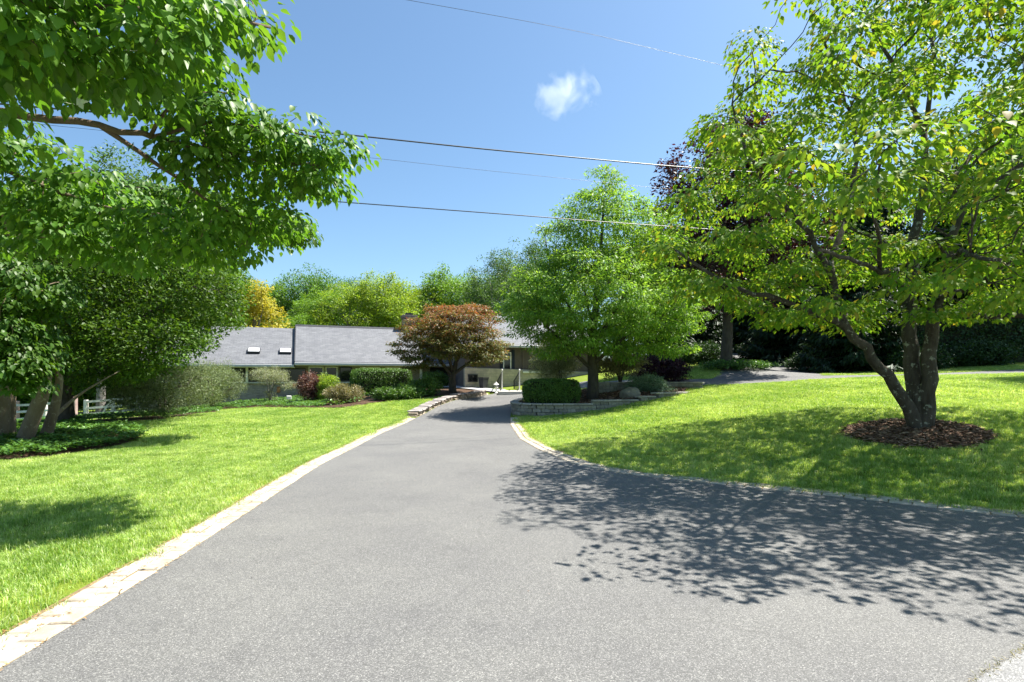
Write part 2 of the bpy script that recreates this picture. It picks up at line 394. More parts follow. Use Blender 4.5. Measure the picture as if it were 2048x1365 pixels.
M['siding'] = simple('brown_siding', (0.115,0.092,0.085), (0.15,0.12,0.11), 3, 0.8, 0.2, 0.004)
# barks
M['bark_dog'] = bark_mat('dogwood_bark', (0.045,0.036,0.028), (0.115,0.10,0.082), (0.30,0.31,0.25))
M['bark_smooth'] = bark_mat('smooth_grey_bark', (0.13,0.095,0.062), (0.24,0.19,0.135), (0.30,0.26,0.19), 5)
M['bark_limb'] = bark_mat('brown_limb_bark', (0.115,0.085,0.062), (0.19,0.145,0.11))
M['bark_dark'] = bark_mat('dark_bark', (0.05,0.042,0.035), (0.10,0.085,0.07))
M['bark_grey'] = bark_mat('grey_bark', (0.14,0.13,0.12), (0.24,0.225,0.205))
# leaves
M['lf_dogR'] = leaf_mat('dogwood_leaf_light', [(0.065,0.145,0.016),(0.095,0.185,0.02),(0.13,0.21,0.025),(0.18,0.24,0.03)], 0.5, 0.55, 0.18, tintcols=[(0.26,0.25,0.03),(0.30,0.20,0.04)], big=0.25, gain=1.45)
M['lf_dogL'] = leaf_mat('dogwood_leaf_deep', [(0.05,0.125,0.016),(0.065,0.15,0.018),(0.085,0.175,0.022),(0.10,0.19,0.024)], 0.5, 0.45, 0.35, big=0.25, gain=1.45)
M['lf_stew_shade'] = leaf_mat('stewartia_leaf_shaded', [(0.05,0.125,0.016),(0.065,0.15,0.018),(0.085,0.175,0.022),(0.10,0.19,0.024)], 0.5, 0.45, 0.35, big=0.25, gain=1.0)  # deep dogwood leaf darkened: shade of the boughs above put into the colour
M['lf_holly'] = leaf_mat('glossy_leaf', [(0.04,0.10,0.012),(0.06,0.135,0.015),(0.09,0.18,0.02),(0.13,0.22,0.028)], 0.38, 0.5, 0.28, big=0.4, gain=0.9)
M['lf_feather'] = leaf_mat('feathery_leaf', [(0.07,0.15,0.022),(0.10,0.19,0.028),(0.13,0.225,0.035),(0.18,0.27,0.055)], 0.48, 0.5, 0.35, big=0.3, gain=1.6)
M['lf_maple'] = leaf_mat('bronze_maple_leaf', [(0.05,0.08,0.018),(0.08,0.10,0.022),(0.13,0.12,0.035)], 0.4, 0.5, 0.35, tintcols=[(0.17,0.05,0.032),(0.25,0.075,0.042),(0.18,0.10,0.04),(0.25,0.11,0.06)], tmul=(1.3,1.0,0.6), big=0.2)
M['lf_beech'] = leaf_mat('copper_leaf', [(0.018,0.011,0.013),(0.026,0.014,0.017),(0.038,0.016,0.019),(0.085,0.02,0.02)], 0.35, 0.4, 0.5, tmul=(1.5,0.7,0.7), big=0.25, gain=1.0)
M['lf_spruce'] = leaf_mat('spruce_needle', [(0.014,0.036,0.014),(0.02,0.05,0.018),(0.03,0.065,0.024)], 0.15, 0.55, 0.3, gain=1.0)
M['lf_hedge'] = leaf_mat('hemlock_spray', [(0.02,0.05,0.015),(0.03,0.07,0.02),(0.045,0.095,0.025)], 0.25, 0.5, 0.35, big=0.2, gain=1.0)
M['lf_a'] = leaf_mat('woodland_leaf_fresh', [(0.07,0.15,0.018),(0.10,0.19,0.022),(0.14,0.23,0.03)], 0.42, 0.5, 0.35, big=0.25)
M['lf_b'] = leaf_mat('woodland_leaf_mid', [(0.04,0.095,0.018),(0.055,0.125,0.022),(0.08,0.155,0.03)], 0.38, 0.5, 0.35, big=0.25)
M['lf_c'] = leaf_mat('woodland_leaf_bluish', [(0.042,0.088,0.024),(0.058,0.112,0.03),(0.082,0.142,0.04)], 0.33, 0.5, 0.35, big=0.2)
M['lf_lime'] = leaf_mat('lime_leaf', [(0.11,0.19,0.02),(0.15,0.225,0.025),(0.20,0.255,0.035)], 0.45, 0.5, 0.3, big=0.2)
M['lf_gold'] = leaf_mat('golden_leaf', [(0.28,0.28,0.03),(0.37,0.35,0.04),(0.46,0.40,0.05)], 0.4, 0.5, 0.3, tmul=(1.1,1.0,0.5), big=0.15, gain=1.1)
M['lf_yew'] = leaf_mat('grey_green_spray', [(0.075,0.105,0.05),(0.11,0.145,0.07),(0.17,0.20,0.11)], 0.3, 0.55, 0.3, big=0.2)
M['lf_pale'] = leaf_mat('pale_silver_spray', [(0.14,0.17,0.10),(0.20,0.22,0.14),(0.27,0.28,0.19)], 0.3, 0.55, 0.3)
M['lf_burg'] = leaf_mat('burgundy_leaf', [(0.05,0.022,0.022),(0.085,0.035,0.032),(0.13,0.07,0.055),(0.17,0.14,0.09)], 0.3, 0.45, 0.4, tmul=(1.4,0.8,0.6))
M['lf_box'] = leaf_mat('clipped_hedge_leaf', [(0.028,0.07,0.012),(0.045,0.10,0.016),(0.07,0.14,0.022),(0.10,0.17,0.03)], 0.3, 0.4, 0.5)
M['lf_dull'] = leaf_mat('dull_pink_green_leaf', [(0.10,0.11,0.05),(0.15,0.14,0.07),(0.20,0.16,0.10)], 0.3, 0.5, 0.3)
M['lf_pachy'] = leaf_mat('ground_cover_leaf', [(0.035,0.09,0.018),(0.055,0.125,0.024),(0.085,0.165,0.03)], 0.3, 0.38, 0.5, big=0.2)
M['lf_blue'] = leaf_mat('blue_spruce_needle', [(0.06,0.11,0.075),(0.09,0.15,0.10),(0.14,0.20,0.14)], 0.2, 0.55, 0.3)
M['lf_purple'] = leaf_mat('purple_leaf', [(0.025,0.010,0.018),(0.04,0.014,0.026),(0.055,0.02,0.03)], 0.25, 0.5, 0.3, tmul=(1.6,0.6,1.0), gain=1.0)
M['petal'] = leaf_mat('white_bract', [(0.62,0.64,0.52),(0.72,0.73,0.62)], 0.4, 0.5, 0.3, tmul=(1,1,0.9), gain=1.0)
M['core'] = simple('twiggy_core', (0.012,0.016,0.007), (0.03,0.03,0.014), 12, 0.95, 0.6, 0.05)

# ------------------------------------------------------------------ leaves
LEAF6 = (np.array([(0,0,0),(.25,.20,.06),(.30,.50,.07),(0,1,-.14),(-.30,.50,.07),(-.25,.20,.06),(0,.42,0)], float),
         [(0,1,6),(1,2,6),(2,3,6),(3,4,6),(4,5,6),(5,0,6)])
LEAF4 = (np.array([(0,0,0),(.27,.42,.06),(0,1,-.05),(-.27,.42,.06)], float), [(0,1,2),(0,2,3)])
NARROW = (np.array([(0,0,0),(.10,.5,.03),(0,1,-.04),(-.10,.5,.03)], float), [(0,1,2),(0,2,3)])
STAR = (np.array([(0,0,0),(.45,.35,.04),(.16,.42,0),(.0,1,-.06),(-.16,.42,0),(-.45,.35,.04)], float), [(0,1,2),(0,2,3),(0,3,4),(0,4,5)])
CHIP = (np.array([(-.18,0,-.04),(.18,0,-.04),(.14,1,-.04),(-.16,1,-.04),(-.16,.04,.05),(.15,.03,.05),(.12,.95,.05),(-.14,.97,.05)], float),
        [(4,5,6,7),(0,1,5,4),(1,2,6,5),(2,3,7,6),(3,0,4,7)])
def frames(D, Nn):
    D = D/(np.linalg.norm(D, axis=1)[:, None]+1e-9)
    Z = Nn - (Nn*D).sum(1)[:, None]*D; Z /= np.linalg.norm(Z, axis=1)[:, None]+1e-9
    return np.cross(D, Z), D, Z
def leaves_mesh(name, P, D, Nn, S, tmpl, mat, tint=None, curl=0.0):
    T, faces = tmpl
    X, Y, Z = frames(D, Nn)
    V = (P[:, None] + S[:, None, None]*(T[None, :, 0:1]*X[:, None] + T[None, :, 1:2]*Y[:, None] + T[None, :, 2:3]*Z[:, None]))
    k = len(T); n = len(P)
    base = np.concatenate([np.array(f) for f in faces]); sizes = np.array([len(f) for f in faces])
    loops = (base[None] + (np.arange(n)*k)[:, None]).ravel()
    t = None if tint is None else np.repeat(tint, len(faces))
    return mesh_np(name, V.reshape(-1, 3), loops, np.tile(sizes, n), mat, tmpl is not CHIP, t)
def unit(n): 
    v = rng.normal(size=(n, 3)); return v/np.linalg.norm(v, axis=1)[:, None]

# ------------------------------------------------------------------ trees
def resample(P, seg):
    P = np.asarray(P, float)
    d = np.r_[0, np.cumsum(np.linalg.norm(np.diff(P, axis=0), axis=1))]
    n = max(3, int(d[-1]/seg)+1); t = np.linspace(0, d[-1], n)
    Q = np.stack([np.interp(t, d, P[:, i]) for i in range(3)], 1)
    for _ in range(2):                                     # round the corners
        if n > 4: Q[1:-1] = 0.25*Q[:-2]+0.5*Q[1:-1]+0.25*Q[2:]
    return Q, t/d[-1]
def blob_points(blobs, n):
    """scattered points in a union of ellipsoids: (centre, radii, weight, inner hollow)"""
    w = np.array([b[2] if len(b) > 2 else b[1][0]*b[1][1]*b[1][2] for b in blobs], float); w /= w.sum()
    out = []
    for b, k in zip(blobs, rng.multinomial(n, w)):
        inner = b[3] if len(b) > 3 else 0.45
        r = (inner**3 + (1-inner**3)*rng.random(k))**(1/3)
        out.append(np.array(b[0]) + unit(k)*r[:, None]*np.array(b[1]))
    return np.concatenate(out)
def thin(P, d, zs=1.0):
    """drop points closer than d to one already kept; zs < 1 spaces them out in height, so that tiers form"""
    A = np.zeros((len(P), 3)); k = 0; idx = []; w = np.array([1, 1, zs])
    for i, p in enumerate(P*w):
        if k == 0 or np.min(((A[:k]-p)**2).sum(1)) > d*d: A[k] = p; k += 1; idx.append(i)
    return P[idx]
def grow(limbs, targets, seg=0.3, rt=0.006, expo=0.45, wob=0.04, sides=6, up=0.15):
    """limbs: [(points, r0, r1)]; every target is reached by a twig from the best nearby wood"""
    pos, par, rad, dirs = [], [], [], []
    chains = []
    for li, (pts, r0, r1) in enumerate(limbs):
        Q, t = resample(pts, seg)
        Q = Q + rng.normal(size=Q.shape)*wob*0.5*np.sin(np.pi*t)[:, None]
        start = -1
        if li: 
            A = np.array(pos); start = int(np.argmin(((A-Q[0])**2).sum(1)))
        ch = [] if start < 0 else [start]
        for j in range(len(Q)):
            pos.append(Q[j]); par.append(len(pos)-2 if j else start); rad.append(r0+(r1-r0)*t[j]**0.8)
            dd = Q[min(j+1, len(Q)-1)]-Q[max(j-1, 0)]; dirs.append(dd/(np.linalg.norm(dd)+1e-9)); ch.append(len(pos)-1)
        chains.append(ch)
    cap = 60000; nl = len(pos)
    PA = np.zeros((cap, 3)); DA = np.zeros((cap, 3)); PA[:nl] = pos; DA[:nl] = dirs; n = nl
    par = list(par); tips = []
    root = PA[0].copy()
    d0 = np.array([np.min(((PA[:nl]-q)**2).sum(1)) for q in targets])
    tipdir = np.zeros((len(targets), 3))
    for ti in np.argsort(d0):
        q = targets[ti]
        v = q-PA[:n]; d = np.linalg.norm(v, axis=1)+1e-6
        cs = (v*DA[:n]).sum(1)/d
        cost = d*(1.35-0.55*cs) + 0.25*np.maximum(0, PA[:n, 2]-q[2])
        i = int(np.argmin(cost)); dist = d[i]
        k = max(2, int(dist/seg)+1); t = np.linspace(0, 1, k+1)[1:]
        c = PA[i] + DA[i]*dist*0.45 + np.array([0, 0, up*dist*0.5])
        B = ((1-t)**2)[:, None]*PA[i] + (2*t*(1-t))[:, None]*c + (t**2)[:, None]*q
        if k > 2: B[:-1] += rng.normal(size=(k-1, 3))*wob*min(dist, 1.0)
        ch = [i]
        for j in range(k):
            PA[n] = B[j]; dd = B[j]-(PA[i] if j == 0 else B[j-1]); DA[n] = dd/(np.linalg.norm(dd)+1e-9)
            par.append(i if j == 0 else n-1); ch.append(n); n += 1
        chains.append(ch); tips.append(n-1); tipdir[ti] = DA[n-1]
    cnt = np.zeros(n)
    for t in tips: cnt[t] += 1
    for i in range(n-1, -1, -1):
        if par[i] >= 0: cnt[par[i]] += cnt[i]
    R = rt*np.maximum(cnt, 1)**expo
    R[:nl] = np.array(rad)
    for i in range(nl, n): R[i] = min(R[i], 0.8*R[par[i]]) if par[i] < nl else min(R[i], R[par[i]])
    mb = MB()
    for ci, ch in enumerate(chains):
        ch = np.array(ch); rr = R[ch].copy()
        if ci >= len(limbs) or par[ch[0]] is None or ci > 0: rr[0] = min(rr[0], rr[1]*1.15)
        mb.tube(PA[ch], rr, sides if ci >= len(limbs) else sides+6)
    return mb, tipdir
def spray_leaves(targets, tipdir, per, spread, flat, size, tmpl, mat, name='crown', droop=0.5, upn=1.0, rnd=0.6, tint=None, szvar=0.3, layered=False, face=0.35):
    n = len(targets); k = rng.poisson(per*(0.6+0.8*rng.random(n)), n)
    idx = np.repeat(np.arange(n), k); m = len(idx)
    if layered:
        r = np.sqrt(rng.random(m)); a = rng.random(m)*2*np.pi
        off = np.stack([r*np.cos(a), r*np.sin(a), rng.normal(size=m)*flat], 1)
        off[:, 2] -= 0.30*r*r*spread
        off[:, :2] *= spread
    else:
        off = rng.normal(size=(m, 3))*0.5; off /= np.maximum(1, np.linalg.norm(off, axis=1))[:, None]
        off *= np.array([spread, spread, flat])
    P = targets[idx] + off
    out = off*np.array([1, 1, .3]) + tipdir[idx]*spread*0.3
    out /= np.linalg.norm(out, axis=1)[:, None]+1e-6
    D = out*0.8 + unit(m)*rnd + np.array([0, 0, -droop])
    Nn = np.array([0, 0, upn]) + unit(m)*rnd + out*face
    S = size*(1+szvar*rng.normal(size=m)).clip(0.45, 1.7)
    tt = None
    if tint is not None: tt = tint(P)
    return leaves_mesh(name, P, D, Nn, S, tmpl, mat, tt)
def tree(name, label, cat, base, limbs, blobs, nt, per, spread, flat, size, tmpl, leafm, barkm, group=None, mind=0.0, clip=None, seg=0.3,
         rt=0.006, droop=0.5, upn=1.0, rnd=0.6, tint=None, layered=False, up=0.15, sides=6, extra=None, wob=0.04, zs=1.0, face=0.35):
    base = np.array(base, float)
    T = blob_points(blobs, nt)
    if clip is not None: T = T[clip(T)]
    if mind: T = thin(T, mind, zs)
    if extra is not None: T = np.concatenate([T, np.array(extra, float)])
    mb, td = grow(limbs, T, seg, rt, sides=sides, up=up, wob=wob)
    root = empty(name, base, 0, label, cat, group)
    for V in mb.V: V -= base
    mb.build('trunk', barkm, root, smooth=True)
    link('crown', spray_leaves(T-base, td, per, spread, flat, size, tmpl, leafm, droop=droop, upn=upn, rnd=rnd, tint=tint, layered=layered, face=face), root)
    return root, T
def copy_tree(o, loc, rz, sc, label, group=None, parent=None):
    c = o.copy(); COL.objects.link(c)
    if parent is None:
        c.location = loc; c.rotation_euler = (0, 0, rz); c.scale = sc if hasattr(sc, '__len__') else (sc, sc, sc)
        c['label'] = label
        if group: c['group'] = group
    else: c.parent = parent
    for ch in o.children: copy_tree(ch, None, 0, None, None, None, c)
    return c

# ================================================================== THE SETTING
# ground sheet
def axis(lo, hi, a, b, fine, grow_=1.22):
    mid = list(np.arange(a, b+1e-6, fine)); s = fine; v = b
    while v < hi: s *= grow_; v += s; mid.append(min(v, hi))
    s = fine; v = a; left = []
    while v > lo: s *= grow_; v -= s; left.append(max(v, lo))
    return np.array(left[::-1]+mid)
gx = axis(-400, 400, -26, 28, 0.3); gy = axis(-60, 600, -3, 38, 0.3)
GX, GY = np.meshgrid(gx, gy)
GZ = tz(GX, GY)
nx, ny = len(gx), len(gy)
ii, jj = np.meshgrid(np.arange(nx-1), np.arange(ny-1))
q = np.stack([jj*nx+ii, jj*nx+ii+1, (jj+1)*nx+ii+1, (jj+1)*nx+ii], -1).reshape(-1)
ground = link('ground', mesh_np('ground', np.stack([GX, GY, GZ], -1).reshape(-1, 3), q, np.full((nx-1)*(ny-1), 4), M['ground'], True))
tag(ground, kind='structure')

def sheet(name, rows, dz, mat, parent=None):
    """rows: array (n, m, 2) of plan points draped on the ground"""
    rows = np.asarray(rows, float); n, m = rows.shape[:2]
    Z = tz(rows[..., 0], rows[..., 1]) + dz
    V = np.concatenate([rows, Z[..., None]], -1).reshape(-1, 3)
    a, b = np.meshgrid(np.arange(m-1), np.arange(n-1))
    q = np.stack([b*m+a, b*m+a+1, (b+1)*m+a+1, (b+1)*m+a], -1).reshape(-1)
    return link(name, mesh_np(name, V, q, np.full((n-1)*(m-1), 4), mat, True), parent)
Ys = np.concatenate([np.linspace(-8, 12, 160), np.linspace(12.2, 31, 90)])
f = np.linspace(0, 1, 48)
drive = sheet('driveway', np.stack([np.stack([XL(y)+(XR(y)-XL(y))*f**1.4, np.full(48, y)], -1) for y in Ys]), 0.022, M['asphalt'])
tag(drive, kind='structure')
def ribbon(name, path, width, dz, mat, seg=0.4, m=10):
    Q, t = resample(np.c_[np.array(path), np.zeros(len(path))], seg)
    T = np.gradient(Q[:, :2], axis=0); T /= np.linalg.norm(T, axis=1)[:, None]; Nn = np.c_[-T[:, 1], T[:, 0]]
    o = np.linspace(-0.5, 0.5, m)*width
    return sheet(name, Q[:, None, :2] + Nn[:, None]*o[None, :, None], dz, mat)
LOOP = [(1.0,29),(4.5,27.6),(7.5,24.9),(11.0,24.0),(16,23.6),(24,23.3),(40,23)]
SPUR = [(11.5,24.6),(13.2,27.5),(15.5,32),(18,38),(20,44)]
loop = tag(ribbon('loop_drive', LOOP, 3.2, 0.026, M['asphalt']), kind='structure')
spur = tag(ribbon('side_drive', SPUR, 4.6, 0.018, M['asphalt']), kind='structure')
# street beyond the seam in the near corner
sx = np.linspace(-14, 30, 90)
street = sheet('street', np.stack([np.stack([sx, (1.30+0.574*sx) - d*8.0 - 0.0], -1) for d in np.linspace(1, 0, 14)]), 0.030, M['street'])
tag(street, kind='structure')

# house frame (needed by the planting masks)
HO = np.array([-12.86, 32.0]); HA = math.radians(21.0)
HU = np.array([math.cos(HA), math.sin(HA)]); HB = np.array([-math.sin(HA), math.cos(HA)])
def hw(x, y): return HO + HU*x + HB*y

# wall and bed outlines
WALL = [(0.45,24.6),(0.22,23.0),(0.10,21.5),(0.10,20.4),(0.30,19.75),(0.85,19.4),(1.6,19.3),(3.2,19.55),(5.2,20.2),(6.4,20.9),(7.3,21.9)]
BED_WALL = WALL + [(7.6,22.6),(6.6,24.0),(3.5,25.6)]
BED_L = [G(0,926)[:2], G(100,917)[:2], G(200,902)[:2], G(265,888)[:2], G(296,876)[:2], G(270,866)[:2], G(200,858)[:2], G(120,856)[:2], G(40,858)[:2], (-13.5,14.0), (-13.5,9.5)]
BED_L2 = [G(60,846)[:2], G(150,850)[:2], G(240,846)[:2], G(330,842)[:2], G(440,826)[:2], G(445,815)[:2], G(330,832)[:2], (-19,22), (-19,19)]
BED_H = [G(430,821)[:2], G(520,816)[:2], G(620,818)[:2], G(690,817)[:2], G(760,806)[:2], G(850,798)[:2], G(905,792)[:2], G(945,787)[:2], (-2.0,31.5), (-4,33.5), (-9,32.8), (-13.5,31.3), (-18.5,30), (-17.5,27)]

# grass: blades planted where there is lawn
def lawn_mask(X, Y):
    ok = np.ones(X.shape, bool)
    ok &= ~((X > XL(Y)-0.31) & (X < XR(Y)+0.31) & (Y < 31))
    ok &= ~(Y < 1.35+0.574*X)
    for P in (BED_WALL, BED_L, BED_L2, BED_H): ok &= ~in_poly(P, X, Y)
    for path, w in ((LOOP, 3.2), (SPUR, 4.6)):
        A = resample(np.c_[np.array(path), np.zeros(len(path))], 0.3)[0][:, :2]
        d = np.full(X.shape, 1e9)
        for a in A: d = np.minimum(d, (X-a[0])**2+(Y-a[1])**2)
        ok &= d > (w/2+0.02)**2
    ok &= ((X-6.88)/1.03)**2 + ((Y-9.25)/0.97)**2 > 1
    ok &= ~((X > -3.0) & (X < 4) & (Y > 28.4) & (Y < 33))
    L = np.stack([X-HO[0], Y-HO[1]], -1); hx = L@HU; hy = L@HB
    ok &= ~((hy > -0.2) & (hy < 9) & (hx > -8) & (hx < 18)) & ~((hy > -3.4) & (hy < 8) & (hx > 9) & (hx < 19))
    return ok
def in_view(X, Y, m=2.6): return (Y > 1.5) & (np.abs(X) < Y*1024/F+m)
def blade_patch(name, nb, rad, h, w):
    a = rng.random(nb)*2*np.pi; r = rad*np.sqrt(rng.random(nb))
    P = np.stack([r*np.cos(a), r*np.sin(a), np.full(nb, -0.005)], 1)
    az = rng.random(nb)*2*np.pi; lean = np.abs(rng.normal(size=nb))*0.45
    H = h*(0.55+0.6*rng.random(nb)); wd = w*(0.7+0.6*rng.random(nb))
    d = np.stack([np.cos(az), np.sin(az), np.zeros(nb)], 1); s = np.stack([-np.sin(az), np.cos(az), np.zeros(nb)], 1)
    up = np.array([0, 0, 1.0])
    m1 = P + d*(H*lean*0.35)[:, None] + up*(H*0.6)[:, None]
    tp = P + d*(H*lean*1.1)[:, None] + up*(H*(1-0.25*lean))[:, None]
    V = np.stack([P-s*wd[:, None]/2, P+s*wd[:, None]/2, m1+s*wd[:, None]*0.4, m1-s*wd[:, None]*0.4, tp], 1).reshape(-1, 3)
    base = np.array([0,1,2,3, 3,2,4]); loops = (base[None]+(np.arange(nb)*5)[:, None]).ravel()
    return bpy.data.objects.new(name, mesh_np(name, V, loops, np.tile([4, 3], nb), M['grass']))
def scatter(name, protos, X, Y, Z, sc, label, cat):
    me = bpy.data.meshes.new(name); me.vertices.add(len(X))
    me.vertices.foreach_set('co', np.stack([X, Y, Z], 1).astype(np.float32).ravel())
    a = me.attributes.new('rot', 'FLOAT_VECTOR', 'POINT')
    rot = np.stack([rng.normal(size=len(X))*0.06, rng.normal(size=len(X))*0.06, rng.random(len(X))*6.283], 1)
    a.data.foreach_set('vector', rot.astype(np.float32).ravel())
    a = me.attributes.new('sc', 'FLOAT', 'POINT'); a.data.foreach_set('value', np.asarray(sc, np.float32))
    a = me.attributes.new('pick', 'INT', 'POINT'); a.data.foreach_set('value', rng.integers(0, len(protos), len(X)).astype(np.int32))
    o = link(name, me)
    ng = bpy.data.node_groups.new(name, 'GeometryNodeTree')
    ng.interface.new_socket('Geometry', in_out='INPUT', socket_type='NodeSocketGeometry')
    ng.interface.new_socket('Geometry', in_out='OUTPUT', socket_type='NodeSocketGeometry')
    gi = ng.nodes.new('NodeGroupInput'); go = ng.nodes.new('NodeGroupOutput')
    iop = ng.nodes.new('GeometryNodeInstanceOnPoints'); iop.inputs['Pick Instance'].default_value = True
    gti = ng.nodes.new('GeometryNodeGeometryToInstance')
    for p in reversed(protos):
        oi = ng.nodes.new('GeometryNodeObjectInfo'); oi.inputs['Object'].default_value = p
        ng.links.new(oi.outputs['Geometry'], gti.inputs[0])
    def attr(nm, t):
        n = ng.nodes.new('GeometryNodeInputNamedAttribute'); n.data_type = t; n.inputs[0].default_value = nm; return n.outputs[0]
    ng.links.new(gi.outputs[0], iop.inputs['Points']); ng.links.new(gti.outputs[0], iop.inputs['Instance'])
    ng.links.new(attr('pick', 'INT'), iop.inputs['Instance Index'])
    ng.links.new(attr('rot', 'FLOAT_VECTOR'), iop.inputs['Rotation']); ng.links.new(attr('sc', 'FLOAT'), iop.inputs['Scale'])
    ng.links.new(iop.outputs[0], go.inputs[0])
    md = o.modifiers.new('scatter', 'NODES'); md.node_group = ng
    return tag(o, label, cat, kind='stuff')
def sample(x0, x1, y0, y1, dens):
    n = int((x1-x0)*(y1-y0)*dens); X = x0+(x1-x0)*rng.random(n); Y = y0+(y1-y0)*rng.random(n)
    k = lawn_mask(X, Y) & in_view(X, Y); return X[k], Y[k]
near = [blade_patch('grass_tuft', 120, 0.13, 0.060, 0.0042) for _ in range(4)]
far = [blade_patch('grass_patch', 150, 0.24, 0.062, 0.0075) for _ in range(3)]
X, Y = sample(-14.5, 14.5, 1.5, 12.5, 105)
scatter('grass', near, X, Y, tz(X, Y), 0.8+0.4*rng.random(len(X)), 'short mown bright green lawn grass beside the driveway', 'grass')
X, Y = sample(-26, 26, 12.3, 30, 34)
scatter('grass', far, X, Y, tz(X, Y), 0.8+0.45*rng.random(len(X)), 'sunlit lawn grass further back towards the house', 'grass')

# planting beds
def bed(name, P, dz, mat, label=None):
    P = np.array(P)[:, :2]; lo = P.min(0); hi = P.max(0)
    xs = np.arange(lo[0]-.2, hi[0]+.3, 0.2); ys = np.arange(lo[1]-.2, hi[1]+.3, 0.2)
    A, B = np.meshgrid(xs, ys); ins = in_poly(P, A, B)
    Z = tz(A, B) + (dz(A, B) if callable(dz) else dz)
    m = len(xs); V = np.stack([A, B, Z], -1).reshape(-1, 3)
    fs = []
    for j in range(len(ys)-1):
        for i in range(m-1):
            if ins[j, i] and ins[j, i+1] and ins[j+1, i] and ins[j+1, i+1]: fs.append((j*m+i, j*m+i+1, (j+1)*m+i+1, (j+1)*m+i))
    o = link(name, mesh_np(name, V, np.array(fs).ravel(), np.full(len(fs), 4), mat, True))
    return tag(o, kind='structure')
bed('mulch_bed', BED_H, 0.03, M['mulch'])
bed('mulch_bed', BED_L, 0.03, M['mulch'])
bed('mulch_bed', BED_L2, 0.03, M['mulch'])
# ------------------------------------------------------------------ paver edging, brick by brick
def paver_mesh(L, Wd, H):
    V = []; b = 0.008
    for z, i in ((-H, 0), (-b, 0), (0, b)):
        for sx_, sy_ in ((-1,-1),(1,-1),(1,1),(-1,1)): V.append((sx_*(L/2-i), sy_*(Wd/2-i), z))
    fs = [(8,9,10,11)]
    for l in (0, 4):
        for k in range(4): fs.append((l+k, l+(k+1) % 4, l+4+(k+1) % 4, l+4+k))
    return MB().add(V, fs).me('brick', M['paver'])
PAV = [paver_mesh(0.212, 0.138, 0.07), paver_mesh(0.20, 0.138, 0.07), paver_mesh(0.218, 0.134, 0.07)]
def edging(name, line, side, label):
    """two rows of pavers outside the asphalt edge; line: plan polyline"""
    Q = resample(np.c_[np.array(line), np.zeros(len(line))], 0.05)[0][:, :2]
    d = np.r_[0, np.cumsum(np.linalg.norm(np.diff(Q, axis=0), axis=1))]
    root = empty(name, (Q[0, 0], Q[0, 1], 0)); tag(root, kind='structure')
    T = np.gradient(Q, axis=0); T /= np.linalg.norm(T, axis=1)[:, None]; Nn = np.c_[-T[:, 1], T[:, 0]]*side
    bedrows = np.stack([Q + Nn*o for o in (-0.012, 0.16, 0.335)], 1)
    b = sheet('joint_bed', bedrows if side > 0 else bedrows[:, ::-1], 0.020, M['joint'], root); b.location = -root.location
    for row in range(2):
        s = 0.11*row
        while s < d[-1]-0.12:
            c = s+0.108; p = np.array([np.interp(c, d, Q[:, i]) for i in (0, 1)]); i = int(np.argmin(abs(d-c)))
            p = p + Nn[i]*(0.076+0.147*row + random.gauss(0, .004))
            a = math.atan2(T[i, 1], T[i, 0]) + random.gauss(0, 0.02)
            z0 = tz1(*p); e = 0.1; pit = math.atan2(tz1(p[0]+T[i, 0]*e, p[1]+T[i, 1]*e)-z0, e)
            o = link('brick', PAV[random.randrange(3)], root, (p[0]-Q[0, 0], p[1]-Q[0, 1], z0+0.029+random.gauss(0, .0015)))
            o.rotation_euler = Matrix.Rotation(a, 3, 'Z').to_euler(); o.rotation_euler.y = -pit
            s += 0.222
    return root
yl = np.linspace(1.6, 19.6, 120)
edging('paver_edging', np.c_[XL(yl), yl], 1, '')
yr = np.concatenate([np.linspace(4.7, 9, 80), np.linspace(9.1, 19.2, 70)])
edging('paver_edging', np.c_[XR(yr), yr], -1, '')

